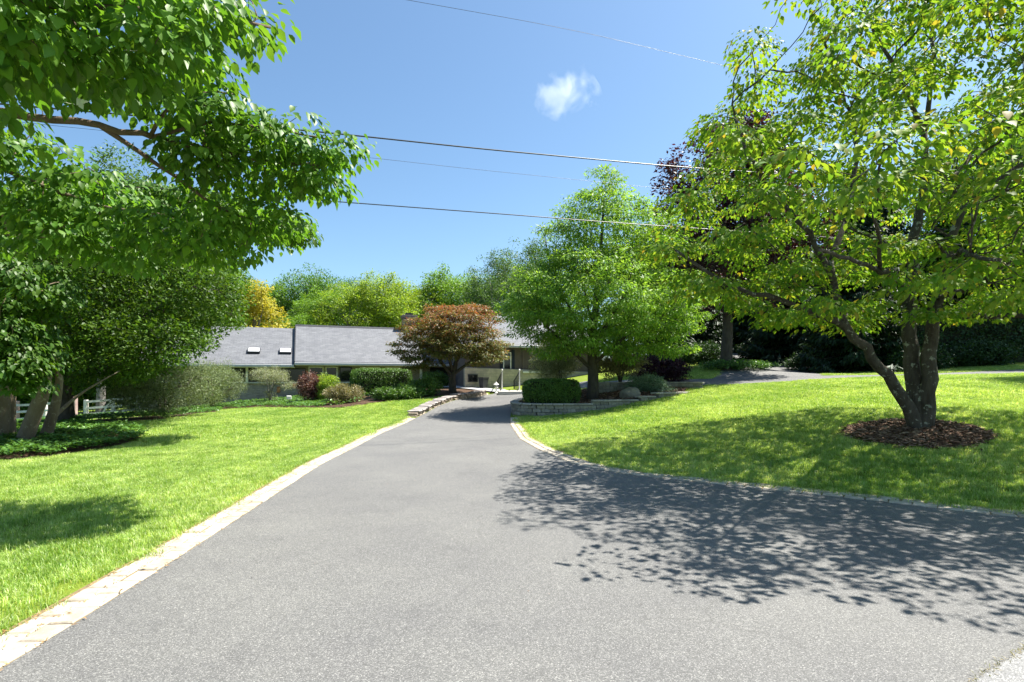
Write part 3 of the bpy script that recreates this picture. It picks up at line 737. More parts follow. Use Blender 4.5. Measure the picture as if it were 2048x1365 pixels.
# ------------------------------------------------------------------ retaining wall of split blocks
def rough_block(L, D, H, seed, ch=0.012):
    r = random.Random(seed); V = []
    for z, i in ((0, ch), (ch, 0), (H-ch, 0), (H, ch)):
        for sx_, sy_ in ((-1,-1),(0,-1.06),(1,-1),(1,1),(-1,1)):
            V.append((sx_*(L/2-i)+r.gauss(0, .004), sy_*(D/2-i)+r.gauss(0, .008), z))
    fs = [(4,3,2,1,0), (15,16,17,18,19)]
    for l in range(3):
        for k in range(5): fs.append((l*5+k, l*5+(k+1) % 5, l*5+5+(k+1) % 5, l*5+5+k))
    return MB().add(V, fs)
BLK = [rough_block(0.295, 0.22, 0.122, i).me('block', M['block']) for i in range(5)]
CAPM = [rough_block(0.355, 0.30, 0.062, i+20, 0.008).me('cap_stone', M['cap']) for i in range(3)]
def block_wall(name, line, top, label, cat, h=0.125, sink=0.12, group=None):
    Q = resample(np.c_[np.array(line), np.zeros(len(line))], 0.05)[0][:, :2]
    d = np.r_[0, np.cumsum(np.linalg.norm(np.diff(Q, axis=0), axis=1))]
    T = np.gradient(Q, axis=0); T /= np.linalg.norm(T, axis=1)[:, None]
    z00 = tz1(*Q[0]); root = empty(name, (Q[0, 0], Q[0, 1], z00), 0, label, cat, group)
    def put(nm, meshes, c, z, off=0.0):
        p = np.array([np.interp(c, d, Q[:, i]) for i in (0, 1)]); i = int(np.argmin(abs(d-c)))
        o = link(nm, meshes[random.randrange(len(meshes))], root, (p[0]-Q[0, 0]+random.gauss(0, .004), p[1]-Q[0, 1]+random.gauss(0, .004), z-z00))
        o.rotation_euler = (0, 0, math.atan2(T[i, 1], T[i, 0])+random.gauss(0, 0.012))
    for k in range(-2, 14):
        s = 0.15*(k % 2)
        while s < d[-1]:
            c = min(s+0.15, d[-1]); p = [np.interp(c, d, Q[:, i]) for i in (0, 1)]; g = tz1(*p); t = top(c/d[-1])
            if k*h + h > g-sink and k*h + h <= t+0.01: put('block', BLK, c, k*h)
            s += 0.303
    s = 0.0
    while s < d[-1]:
        c = min(s+0.18, d[-1]); t = top(c/d[-1]); k = math.floor((t+0.01)/h)
        put('cap_stone', CAPM, c, k*h+0.002); s += 0.362
    return root
def wall_top(f):
    for lim, z in ((0.30, 0.50), (0.60, 0.50), (0.745, 0.625), (0.80, 0.75), (0.90, 0.875), (1.01, 0.875)):
        if f <= lim: return z
wall = block_wall('retaining_wall', WALL, wall_top, 'curved stepped retaining wall of grey split blocks round the raised bed', 'retaining wall')
def bed_dz(A, B):
    t = tz(A, B); s = np.interp(A, [0, 1.5, 3.2, 4.6, 6, 7.5], [0.42, 0.45, 0.55, 0.72, 0.86, 0.9])
    return np.maximum(s-t, 0.05)
def inset(P, d):
    P = np.array(P); c = P.mean(0); return [tuple(p+(c-p)*d/np.linalg.norm(c-p)) for p in P]
bed('mulch_bed', inset(BED_WALL, 0.02), bed_dz, M['mulch'])
def bedz(x, y): return tz1(x, y)+float(bed_dz(np.array([x]), np.array([y]))[0])
block_wall('inner_wall', [(3.3,22.4),(4.2,22.5),(5.2,22.9)], lambda f: 1.25, 'low brown block wall behind the green tree trunk', 'wall')
block_wall('corner_wall', [(6.3,22.9),(7.0,22.7),(7.7,22.2)], lambda f: 1.25, 'short block wall beyond the spreading juniper', 'wall')
# mulch chips
def chips(name, X, Y, Z, label, n_size=0.05):
    n = len(X); a = rng.random(n)*6.283
    D = np.stack([np.cos(a), np.sin(a), rng.normal(size=n)*0.22], 1); Nn = np.array([0, 0, 1.0])+unit(n)*0.35
    o = link(name, leaves_mesh(name, np.stack([X, Y, Z], 1), D, Nn, n_size*(0.5+rng.random(n)), CHIP, M['chip']))
    return tag(o, label, 'mulch', kind='stuff')
X = 7.6*rng.random(4500); Y = 19.3+6*rng.random(4500); k = in_poly(inset(BED_WALL, 0.25), X, Y); X, Y = X[k], Y[k]
chips('mulch', X, Y, tz(X, Y)+bed_dz(X, Y)+0.015, 'pale bark mulch in the raised bed under the green tree', 0.10)
a = rng.random(5200)*6.283; r = np.sqrt(rng.random(5200))
r = r*(1+0.07*np.sin(3*a+1)+0.05*np.sin(7*a))*np.where(rng.random(5200) < 0.05, 1.14, 1.0)
X = 6.88+1.08*r*np.cos(a); Y = 9.25+1.02*r*np.sin(a)
mz = lambda X, Y: 0.10*np.clip(1-((X-6.88)/1.08)**2-((Y-9.25)/1.02)**2, 0, 1)**0.6
chips('mulch', X, Y, tz(X, Y)+mz(X, Y)+0.012, 'ring of brown bark mulch round the multi stemmed dogwood', 0.07)
ring = [(6.88+1.08*math.cos(t), 9.25+1.02*math.sin(t)) for t in np.linspace(0, 6.2832, 40)[:-1]]
bed('mulch_mound', ring, lambda A, B: mz(A, B)+0.004, M['mulch'])

# ------------------------------------------------------------------ dry stone edge walls left of the drive
def stone_wall(name, y0, y1, hh, label):
    ys = np.linspace(y0, y1, 60); Q = np.c_[XL(ys)-0.22, ys]
    d = np.r_[0, np.cumsum(np.linalg.norm(np.diff(Q, axis=0), axis=1))]
    z00 = tz1(*Q[0]); root = empty(name, (Q[0, 0], Q[0, 1], z00), 0, label, 'stone wall')
    for row in range(3):
        s = 0.1*row
        while s < d[-1]:
            L = random.uniform(0.28, 0.52); c = s+L/2
            if c > d[-1]: break
            i = int(np.argmin(abs(d-c))); p = Q[i]; t = Q[min(i+1, 59)]-Q[max(i-1, 0)]
            H = hh if row < 2 else 0.065
            o = rough_block(L-0.015, 0.34 if row < 2 else 0.46, H*(1+random.uniform(-.06, .06)), random.random(), 0.02)
            z = tz1(*p) - 0.05 + min(row, 2)*hh
            b = o.build('stone' if row < 2 else 'cap_stone', M['stone'] if row < 2 else M['flag'], root, loc=(p[0]-Q[0, 0]+random.gauss(0, .015), p[1]-Q[0, 1], z-z00+(0.004*row)))
            b.rotation_euler = (random.gauss(0, .02), random.gauss(0, .02), math.atan2(t[1], t[0]))
            s += L
    return root
stone_wall('stone_edge', 19.9, 25.6, 0.10, 'low dry stone edging with flat caps where the driveway bends')
stone_wall('stone_edge', 25.8, 29.2, 0.12, 'higher dry stone edging next to the concrete slab')

# ================================================================== THE HOUSE
house = empty('brick_house', (HO[0], HO[1], 0), HA, 'long low brick ranch house with grey shingle roof', 'house')
def hx(px, yo):
    """local x where the sight line of photo column px meets the plane y = yo"""
    r = np.array([(px-1024)/F, 1.0])             # o + hu*x + hb*yo = r*k
    A = np.c_[HU, -r]; b = -(HO+HB*yo)
    return float(np.linalg.solve(A, b)[0])
def roof_slab(name, x0, x1, ye, ze, yr_, zr, th=0.16, parent=house):
    yb = 2*yr_-ye
    o = MB().prism([(ye, ze), (yr_, zr), (yb, ze), (yb, ze-th), (yr_, zr-th-0.02), (ye, ze-th)], x0, x1).build(name, M['shingle'], parent)
    return o
# main block
roof = roof_slab('roof', 0.0, 15.2, 0.0, 2.46, 4.2, 5.02)
MB().box(-0.03, -0.10, 2.26, 15.2, 0.02, 2.42).build('gutter', M['gutter'], roof, bevel=0.02)
MB().prism([(4.05, 4.95), (4.2, 5.07), (4.35, 4.95), (4.2, 5.03)], -0.02, 15.2).build('ridge_cap', M['dark'], roof)
MB().box(0.05, 0.02, 2.24, 15.2, 0.92, 2.28).build('soffit', M['soffit'], roof)
MB().prism([(-0.02, 2.48), (4.2, 5.05), (4.2, 4.80), (-0.02, 2.24)], -0.05, -0.005).build('fascia_board', M['dark'], roof)
# the lower wing
roof2 = roof_slab('lower_roof', -8.0, 0.1, 0.12, 2.34, 4.3, 4.80)
MB().box(-8.0, 0.02, 2.14, -0.05, 0.14, 2.30).build('gutter', M['gutter'], roof2, bevel=0.02)
MB().box(-8.0, 0.14, 2.10, -0.02, 0.92, 2.14).build('soffit', M['soffit'], roof2)
for px in (508.0, 571.0):
    k = 0.30; yy = 0.12+4.18*k; zz = 2.34+2.46*k; sl = math.atan2(2.46, 4.18)
    s = MB().box(-0.34, -0.26, 0.0, 0.34, 0.26, 0.13).build('skylight', M['dark'], roof2, loc=(hx(px, yy), yy, zz), rot=(sl, 0, 0))
    MB().box(-0.30, -0.22, 0.132, 0.30, 0.22, 0.155).build('dome', M['skylight'], s, bevel=0.01)
# walls
MB().box(-7.6, 0.95, -0.6, 0.0, 7.6, 2.12).build('wall', M['brick'], house)
MB().box(0.004, 0.95, -0.6, 14.9, 7.8, 2.26).build('wall', M['brick'], house)
MB().box(-7.6, 0.80, 1.18, 5.4, 1.0, 1.26).build('sill_ledge', M['gutter'], house)
def window(px0, px1, z0, z1, yo, mull=0, name='window', fm='white', fw=0.06):
    a, b = hx(px0, yo), hx(px1, yo)
    w = MB()
    w.box(a, yo-0.05, z0, a+fw, yo+0.03, z1); w.box(b-fw, yo-0.05, z0, b, yo+0.03, z1)
    w.box(a+fw, yo-0.05, z1-fw, b-fw, yo+0.03, z1); w.box(a+fw, yo-0.05, z0, b-fw, yo+0.03, z0+fw)
    for i in range(mull):
        c = a+(b-a)*(i+1)/(mull+1); w.box(c-fw*.4, yo-0.045, z0+fw, c+fw*.4, yo+0.02, z1-fw)
    o = w.build(name, M[fm], house)
    n = mull+1
    for i in range(n):
        c0 = a+(b-a)*i/n+fw*.5; c1 = a+(b-a)*(i+1)/n-fw*.5
        MB().box(c0, yo-0.015, z0+fw*.5, c1, yo+0.02, z1-fw*.5).build('pane', M['glass'], o)
    return o
window(440, 490, 1.28, 2.08, 0.93, 1, fm='dark'); window(498, 556, 1.28, 2.08, 0.93, 1, fm='dark')
window(560, 612, 1.28, 2.08, 0.93, 0, fm='dark')
window(617, 647, 1.30, 2.20, 0.92); window(651, 675, 1.30, 2.20, 0.92); window(679, 704, 1.30, 2.20, 0.92, fm='dark')
window(720, 760, 1.30, 2.20, 0.92, 1); window(770, 800, 1.30, 2.20, 0.92)
a = hx(494, 0.85); MB().box(a-0.06, 0.8, 1.262, a+0.06, 0.92, 2.10).build('post', M['white'], house, bevel=0.01)
a = hx(842, 0.5); MB().box(a-0.07, 0.45, 0.3, a+0.07, 0.59, 2.24).build('post', M['white'], house, bevel=0.01)
a = hx(557, 0.9); MB().box(a-0.09, 0.88, 0.62, a+0.10, 0.948, 0.98).build('wall_plaque', M['terracotta'], house, bevel=0.015)
MB().box(hx(860, .93), 0.90, 0.5, hx(895, .93), 0.948, 2.2).build('door', M['dark'], house)
# chimney
c = W(818, 640, 38.5); L = np.array([c[0]-HO[0], c[1]-HO[1]]); cx, cy = L@HU, L@HB
ch = MB().box(cx-0.45, cy-0.35, 3.0, cx+0.45, cy+0.35, 5.75).box(cx-0.52, cy-0.42, 5.75, cx+0.52, cy+0.42, 5.95).build('chimney', M['chimney'], house, bevel=0.01)
MB().box(cx-0.25, cy-0.2, 5.95, cx+0.25, cy+0.2, 6.12).build('flue', M['dark'], ch)
# right wing in brown siding over a pale stone base
wy = -3.0
wing = roof_slab('wing_roof', 9.2, 19.2, -3.6, 3.55, 1.6, 5.9)
MB().box(9.2, -3.70, 3.36, 19.2, -3.58, 3.52).build('gutter', M['gutter'], wing, bevel=0.02)
lap = MB(); z = 1.9
while z < 3.5:
    lap.prism([(wy-0.03, z), (wy-0.012, z+0.19), (wy+0.02, z+0.19), (wy+0.02, z)], 9.6, 18.9); z += 0.19
lap.build('siding', M['siding'], house)
MB().box(9.6, wy+0.02, -0.2, 18.9, 7.0, 3.58).build('wall', M['siding'], house)
MB().add([(9.5, wy-0.25, -0.3), (18.9, wy-0.25, -0.3), (18.9, wy-0.25, 1.84), (9.5, wy-0.25, 2.12),
          (9.5, wy+0.019, -0.3), (18.9, wy+0.019, -0.3), (18.9, wy+0.019, 1.9), (9.5, wy+0.019, 2.16)],
         [(0,1,2,3),(7,6,5,4),(3,2,6,7),(1,5,6,2),(0,3,7,4)]).build('stone_base', M['creambrick'], house)
window(1006, 1022, 2.0, 3.1, wy-0.05, 0); window(1081, 1104, 1.95, 3.3, wy-0.05, 1)
for p0, p1 in ((1000, 1005), (1023.5, 1029), (1070, 1079.5), (1106, 1115)):
    MB().box(hx(p0, wy-.05), wy-0.08, 1.97, hx(p1, wy-.05), wy-0.032, 3.25).build('shutter', M['navy'], house)
a = hx(1046, wy); MB().box(a-0.07, wy-0.09, 1.9, a+0.07, wy-0.031, 3.36).build('corner_board', M['siding'], house)
MB().box(hx(1046, wy-.3), wy-0.34, 1.80, hx(1130, wy-.3), wy-0.10, 1.93).build('sill_ledge', M['white'], house, bevel=0.01)
window(936, 955, 1.25, 1.72, wy-0.27, 0, fm='dark')

# slab, walk, rails
slab = tag(MB().box(-0.75, 29.3, 0.35, 0.75, 31.6, tz1(-.2, 29.3)+0.22).build('concrete_slab', M['concrete'], None, bevel=0.02), kind='structure')
Zs = tz1(-.2, 29.3)+0.22
walk = tag(ribbon('walkway', [(-0.6,30.6),(-1.8,31.3),(-3.4,33.0),(-4.6,35.0)], 1.15, 0.09, M['walk']), kind='structure')
for i, (xx, lb) in enumerate(((-0.55, 'white handrail with dark balusters on the far edge of the slab by the lantern'), (0.42, 'white handrail with dark balusters next to the clipped hedge'))):
    r = empty('hand_rail', (xx, 30.2, Zs), 0, lb, 'railing', 'handrails at the entrance steps')
    MB().box(-0.03, -0.03, 0, 0.03, 0.03, 1.12).lathe([(0.03, 1.12), (0.05, 1.15), (0.045, 1.19), (0.01, 1.22)]).build('newel_post', M['white'], r)
    MB().box(-0.33, 1.57, -0.35, -0.27, 1.63, 0.60).build('newel_post', M['dark'], r)
    MB().bar((0, 0.03, 1.06), (-0.3, 1.57, 0.55), 0.05).build('top_rail', M['dark'], r)
    MB().bar((0, 0.03, 0.16), (-0.3, 1.57, -0.2), 0.04).build('bottom_rail', M['dark'], r)
    for k in range(1, 9):
        f = k/9; MB().box(-0.3*f-0.01, 1.57*f, 0.16-0.36*f, -0.3*f+0.01, 1.57*f+0.02, 1.05-0.51*f).build('baluster', M['dark'], r)
p = W(967, 783, 32.0); pz = tz1(p[0], p[1])
pl = empty('tall_planter', (p[0], p[1], pz), 0, 'tall tapered dark planter against the pale stone base', 'planter')
MB().lathe([(0.20, 0), (0.22, 0.04), (0.30, 0.62), (0.33, 0.66), (0.33, 0.72), (0.28, 0.72), (0.27, 0.66)], n=4).build('pot', M['dark'], pl)
p = W(993, 787, 30.0); pz = Zs
la = empty('garden_lantern', (-0.88, 30.0, tz1(-.88, 30.0)), 0, 'small white garden lantern at the foot of the handrail', 'lantern')
MB().lathe([(0.10, 0), (0.10, 0.05), (0.04, 0.09), (0.04, 0.30), (0.11, 0.34), (0.11, 0.37)]).build('base', M['white'], la)
MB().lathe([(0.07, 0.37), (0.07, 0.50)], n=6).build('light_box', M['gutter'], la)
MB().lathe([(0.16, 0.50), (0.05, 0.60), (0.02, 0.66)]).build('cap', M['white'], la)
p = G(577, 808); sp = empty('garden_spotlight', p, 0.4, 'small white garden spotlight in the ground cover before the house', 'spotlight')
MB().lathe([(0.02, 0), (0.02, 0.22)], n=8).build('stake', M['dark'], sp)
MB().box(-0.10, -0.12, 0.22, 0.14, 0.12, 0.42).build('housing', M['white'], sp, bevel=0.02)

# ================================================================== POST AND RAIL FENCE
fence = None
def fence_bays(name, pts, label, hgt=1.15, brace=()):
    root = empty(name, (pts[0][0], pts[0][1], tz1(*pts[0])), 0, label, 'fence', 'rail fences beyond the lawn')
    o = np.array(root.location)
    for i, p in enumerate(pts):
        z = tz1(*p); red = i in brace
        w = 0.13 if red else 0.10
        MB().box(-w, -w*.7, -0.2, w, w*.7, hgt*(1.08 if red else 1)).build('post', M['fencepost'] if red else M['fence'], root, loc=(p[0]-o[0], p[1]-o[1], z-o[2]), bevel=0.02)
    for a, b in zip(pts[:-1], pts[1:]):
        za, zb = tz1(*a), tz1(*b); A = np.array([*a, za])-o; B = np.array([*b, zb])-o
        for h in (0.35, 0.68, 1.02):
            MB().bar(A+[0, -0.08, h+random.gauss(0, .02)], B+[0, -0.08, h+random.gauss(0, .02)], 0.05, 0.11).build('rail', M['fence'], root)
    for a, b in list(zip(pts[:-1], pts[1:]))[::2]:
        za, zb = tz1(*a), tz1(*b); A = np.array([*a, za])-o; B = np.array([*b, zb])-o
        MB().bar(A*0.45+B*0.55+[0, -0.14, 0.05], B+[0, -0.14, 1.05], 0.04, 0.09).build('brace', M['fence'], root)
    return root
def FP(x, Y): return ((x-1024)/F*Y, Y)
fence_bays('rail_fence', [FP(172, 29.5), FP(226, 30), FP(277, 30.5), FP(330, 31), FP(385, 31.5)], 'weathered pale rail fence with a diagonal brace running behind the grey green shrubs')
fence_bays('rail_fence', [FP(32, 27.5), FP(90, 27), FP(148, 26.5)], 'pale rail fence between two reddish posts behind the leaning trunks', brace=(0, 2))
fence_bays('rail_fence', [FP(-40, 29), FP(0, 28.5), FP(32, 28.2)], 'stub of pale rail fence behind the thick grey trunks')

# ================================================================== OVERHEAD WIRES
def wire(label, pts, r, sagk):
    P = np.array([W(*p) for p in pts]); Q, t = resample(P, 0.6)
    o = MB().tube(Q, r, 6).build('power_line', M['wire'], None, smooth=True)
    tag(o, label, 'wire', 'overhead wires crossing the sky')
wire('thick upper overhead cable running from the left branches to the copper tree', [(-500,165,8.6),(620,262,11),(960,298,12.5),(1340,333,14.5),(1900,372,18),(2700,420,22)], 0.015, 0)
wire('lower overhead cable just above the roof and behind the green tree top', [(-500,318,9),(490,390,11.5),(1050,432,13.5),(1230,446,14.5),(1700,478,17),(2700,530,22)], 0.0115, 0)
wire('faint thin wire between the two overhead cables', [(-500,190,12),(780,320,16),(900,334,17),(1300,375,20),(2700,500,30)], 0.0045, 0)
wire('single thin wire high in the sky beside the cloud', [(-300,-160,12),(700,-20,15),(1060,44,17),(1190,70,18),(1440,130,20),(2400,360,26)], 0.0055, 0)

# ================================================================== TREES
# --- the multi stemmed dogwood on the right lawn
rb = np.array([6.94, 9.25, tz1(6.94, 9.25)])
def R(x, y, Y): return W(x, y, Y)
limbsR = [
    ([rb+[0,0,-.15], rb+[0,0,.12], R(1830,800,9.25), R(1822,700,9.35), R(1814,600,9.5), R(1828,470,9.6), R(1850,370,9.6), R(1848,265,9.5)], 0.155, 0.05),
    ([rb+[-.04,-.05,.0], R(1818,810,9.15), R(1780,755,9.05), R(1735,700,8.9), R(1690,655,8.8), R(1672,600,8.7), R(1660,520,8.6)], 0.12, 0.045),
    ([rb+[.10,-.03,.0], R(1853,800,9.15), R(1860,710,9.05), R(1868,620,9.0), R(1888,560,8.95), R(1900,470,8.9), R(1935,400,8.8)], 0.15, 0.05),
    ([R(1690,655,8.8), R(1640,625,8.5), R(1560,600,8.3), R(1450,570,8.3), R(1350,500,8.5)], 0.06, 0.02),
    ([R(1668,560,8.6), R(1620,470,8.4), R(1560,400,8.3), R(1500,330,8.3), R(1470,230,8.4)], 0.05, 0.018),
    ([R(1660,520,8.6), R(1700,420,8.9), R(1720,300,9.3), R(1680,170,9.8), R(1640,60,10)], 0.05, 0.018),
    ([R(1848,265,9.5), R(1800,160,9.3), R(1750,70,9.1), R(1710,-40,9)], 0.045, 0.018),
    ([R(1848,265,9.5), R(1872,130,9.7), R(1850,0,9.9), R(1880,-120,10)], 0.045, 0.018),
    ([R(1862,640,9.1), R(1950,630,8.4), R(2048,640,8.0), R(2200,600,7.6)], 0.06, 0.022),
    ([R(1870,600,9.0), R(1950,570,8.0), R(2060,500,7.2), R(2200,420,6.8)], 0.055, 0.02),
    ([R(1935,400,8.8), R(2050,330,8.6), R(2180,200,8.6), R(2300,80,8.6)], 0.055, 0.02),
    ([R(1850,420,9.6), R(1930,330,10.5), R(2020,200,11.2), R(2100,60,11.6)], 0.05, 0.02),
    ([R(1830,520,9.5), R(1760,480,10.5), R(1650,440,11.5), R(1540,400,12)], 0.05, 0.018),
    ([R(1820,580,9.4), R(1760,540,7.6), R(1700,520,6.4), R(1640,500,5.6)], 0.05, 0.018),
    ([R(1760,540,7.6), R(1750,420,6.2), R(1760,330,5.2)], 0.03, 0.012),
    ([R(1880,540,9.0), R(1920,500,7.2), R(1960,520,6.0), R(2000,520,5.4)], 0.05, 0.018),
]
cR = rb+np.array([0.1, -0.2, 4.6])
blobsR = [(cR, (4.9, 4.5, 3.0), 1.0, 0.4), (R(1400,470,9.3), (1.1, 1.5, 0.9), 0.10, 0.2), (cR+[1.4, 0.3, 2.8], (3.2, 3.2, 2.0), 0.28, 0.2), (R(1800,590,8.0), (2.3,2.2,0.5), 0.10, 0.1), (R(1530,250,8.8), (1.2,1.4,1.1), 0.10, .1), ((3.5,5.0,3.6), (0.9,0.7,0.45), 0.05, .0), ((4.9,4.9,3.9), (1.0,0.8,0.6), 0.05, .0), (R(1480,520,8.8), (1.3,1.6,0.7), 0.10, .1)]
def clipR(T):
    px = 1024+T[:, 0]/T[:, 1]*F; py = HOR-(T[:, 2]-CAMZ)/T[:, 1]*F
    zlow = rb[2]+1.9+0.10*np.hypot(T[:, 0]-rb[0], T[:, 1]-rb[1])*0
    edge = np.interp(py, [-400, 0, 60, 130, 240, 330, 400, 470, 640], [1600, 1580, 1500, 1480, 1420, 1410, 1330, 1290, 1420])
    gap = (np.hypot((px-1570)/55, (py-110)/90) < 1) | (np.hypot((px-1640)/45, (py-260)/40) < 1) | (np.hypot((px-1950)/60, (py-120)/50) < 1)
    return (T[:, 2] > zlow) & (T[:, 1] > 3.2) & (px > edge) & ~(gap & (rng.random(len(T)) < 0.85))
tree('dogwood_tree', 'multi stemmed dogwood with lichen spotted bark on the right lawn', 'tree', rb, limbsR, blobsR, 2600, 142, 0.43, 0.045, 0.084, LEAF6, M['lf_dogR'], M['bark_dog'],
     clip=clipR, mind=0.54, zs=0.55, face=0.8, seg=0.22, rt=0.005, droop=0.6, upn=0.9, rnd=0.5, layered=True, up=0.1, sides=5,
     tint=lambda P: (rng.random(len(P)) < 0.10)*rng.random(len(P)))

# --- near dogwood whose limbs reach in from the left; trunk stands outside the picture
lb = np.array([-6.6, 4.0, tz1(-6.6, 4.0)])
limbsL = [
    ([lb+[0,0,-.2], lb+[0.05,0,1.2], lb+[0.3,.1,2.2], lb+[0.7,.2,3.0]], 0.17, 0.11),
    ([lb+[0.5,.15,2.6], R(-60,222,4.6), R(150,240,4.9), R(300,275,5.2), R(420,300,5.5), R(540,325,5.8), R(640,330,6.0)], 0.06, 0.014),
    ([R(200,252,5.0), R(330,340,5.5), R(420,410,5.9), R(500,440,6.3), R(580,455,6.6)], 0.026, 0.010),
    ([lb+[0.7,.2,3.0], R(-120,-10,3.0), R(80,10,3.2), R(300,15,3.5), R(450,35,3.8), R(540,55,4.1)], 0.045, 0.010),
    ([lb+[0.4,.2,2.3], R(-100,300,5.2), R(60,360,5.6), R(180,410,6.0), R(330,430,6.4)], 0.045, 0.012),
    ([lb+[0.6,.1,2.9], lb+[1.2,-1.0,4.3], lb+[2.0,-1.6,5.0]], 0.06, 0.02),
    ([lb+[0.5,.1,2.7], lb+[-.8,1.0,4.3], lb+[-1.5,2.0,5.2]], 0.06, 0.02),
    ([R(300,275,5.2), R(420,240,5.3), R(560,260,5.6), R(700,290,6.0)], 0.02, 0.008),
    ([R(300,275,5.2), R(340,200,5.0), R(420,170,5.1), R(470,190,5.3)], 0.02, 0.008),
]
blobsL = [
    (R(690,312,6.0), (0.42,0.45,0.20), 16, 0.0), (R(560,290,5.7), (0.6,0.6,0.30), 26, 0.0), (R(430,280,5.4), (0.6,0.6,0.38), 26, 0.0), (R(640,370,6.0), (0.35,0.4,0.14), 9, 0.0), (R(480,345,5.7), (0.6,0.5,0.22), 16, 0.0),
    (R(545,460,6.5), (0.50,0.5,0.24), 20, 0.0), (R(430,470,6.2), (0.65,0.6,0.36), 24, 0.0), (R(270,470,6.0), (0.85,0.7,0.40), 34, 0.0), (R(90,440,5.8), (0.8,0.8,0.45), 26, 0.0), (R(110,330,5.4),(0.7,0.5,0.25),14,0.0),
    (R(420,180,5.0), (0.45,0.5,0.30), 18, 0.0), (R(280,200,4.8), (0.55,0.5,0.26), 16, 0.0),
    (R(520,60,4.1), (0.24,0.3,0.11), 8, 0.0), (R(380,40,3.6), (0.45,0.5,0.24), 22, 0.0), (R(220,60,3.3), (0.5,0.5,0.30), 28, 0.0), (R(60,90,3.1), (0.55,0.5,0.36), 34, 0.0), (R(150,20,3.1), (0.6,0.6,0.3), 20, 0.0), (R(-120,150,3.4),(0.5,0.8,0.6),18,0.0),
    (lb+[1.6,-0.8,4.6], (2.6,2.6,1.3), 60, 0.2), (lb+[-0.8,0.8,4.9], (2.8,2.8,1.4), 50, 0.2), (R(150,140,4.6), (0.8,0.5,0.25), 18, 0.0),
]
blobsL = [(np.array(b[0])+([-0.13,0.0,0.10] if i < 18 else [0,0,0]), *b[1:]) for i, b in enumerate(blobsL)]
def clipL(T):
    px = 1024+T[:, 0]/np.maximum(T[:, 1], .3)*F; py = HOR-(T[:, 2]-CAMZ)/np.maximum(T[:, 1], .3)*F
    limb = np.interp(px, [-60, 150, 300], [205, 222, 258])
    hide = (px > -20) & (px < 330) & (py > limb-48) & (py < limb+10)
    gap = (px > 80) & (px < 330) & (py > limb+10) & (py < limb+85) & (rng.random(len(T)) < 0.8)
    return ~hide & ~gap
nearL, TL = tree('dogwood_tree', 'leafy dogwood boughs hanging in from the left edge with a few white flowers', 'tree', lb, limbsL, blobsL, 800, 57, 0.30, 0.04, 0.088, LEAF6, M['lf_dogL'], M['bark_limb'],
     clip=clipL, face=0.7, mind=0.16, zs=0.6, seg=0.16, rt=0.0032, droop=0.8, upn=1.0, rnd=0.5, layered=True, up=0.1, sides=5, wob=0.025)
fl_pts = [R(150,190,4.3), R(172,182,4.3), R(160,206,4.3), R(140,208,4.3), R(180,204,4.3), R(265,103,3.3), R(332,458,5.6)]
Pf, Df, Nf, Sf = [], [], [], []
for p in fl_pts:
    n0 = np.array([0.1, -0.75, 0.5])+rng.normal(size=3)*0.3; n0 /= np.linalg.norm(n0)
    t0 = np.cross(n0, [0, 0, 1.0]); t0 /= np.linalg.norm(t0); b0 = np.cross(n0, t0)
    for k in range(4):
        a = k*math.pi/2+0.4; Pf.append(p-nearL.location); Df.append(t0*math.cos(a)+b0*math.sin(a)+n0*0.15); Nf.append(n0); Sf.append(0.048+0.01*rng.random())
link('blossom', leaves_mesh('blossom', np.array(Pf), np.array(Df), np.array(Nf), np.array(Sf), (LEAF6[0]*np.array([1.15,1,1]), LEAF6[1]), M['petal']), nearL)

# --- thick grey multi stemmed tree at the left edge
b1 = np.array([*G(45, 893)[:2], 0]); b1[2] = tz1(b1[0], b1[1]); Y1 = b1[1]
limbs1 = [
    ([R(40,905,Y1), R(60,850,Y1-.1), R(82,800,Y1-.1), R(96,740,Y1-.2), R(60,640,Y1-.1), R(20,480,Y1)], 0.165, 0.05),
    ([R(85,895,Y1+.5), R(102,840,Y1+.5), R(120,790,Y1+.4), R(118,720,Y1+.2), R(70,620,Y1)], 0.135, 0.02),
    ([R(-5,900,Y1), R(2,840,Y1), R(8,780,Y1), R(0,650,Y1), R(-20,480,Y1)], 0.165, 0.07),
    ([R(20,890,Y1+.6), R(20,820,Y1+.6), R(30,740,Y1+.6), R(40,600,Y1+.6)], 0.12, 0.05),
    ([R(75,890,Y1+.3), R(100,840,Y1+.6), R(140,800,Y1+.9), R(186,770,Y1+1.2), R(240,742,Y1+1.6)], 0.075, 0.006),
    ([R(-40,905,Y1+.2), R(-80,820,Y1+.2), R(-120,700,Y1), R(-160,560,Y1)], 0.16, 0.06),
]
blobs1 = [(R(35,705,Y1-1.2), (0.62,0.7,0.75), 60, 0.0), (R(40,560,Y1-1.0), (0.9,0.8,0.7), 40, 0.0), (R(-40,650,Y1-.8), (0.9,0.9,1.0), 40, 0.1), (R(-160,520,Y1), (2.2,2.2,1.6), 60, 0.2),
          (R(565,452,13.0), (0.75,0.9,0.26), 45, 0.0), (R(430,432,12.4), (1.5,1.3,0.40), 80, 0.0), (R(300,425,12.2), (1.8,1.5,0.55), 70, 0.0), (R(130,420,11.8), (1.8,1.7,0.7), 60, 0.0), (R(-30,400,11.6), (1.8,1.7,0.9), 40, 0.1)]
limbs1 += [([R(20,480,Y1), R(150,440,Y1+.3), R(280,430,12.2), R(420,432,12.5), R(560,450,13.0)], 0.06, 0.012), ([R(20,480,Y1), R(10,420,Y1), R(-40,380,Y1)], 0.05, 0.02)]
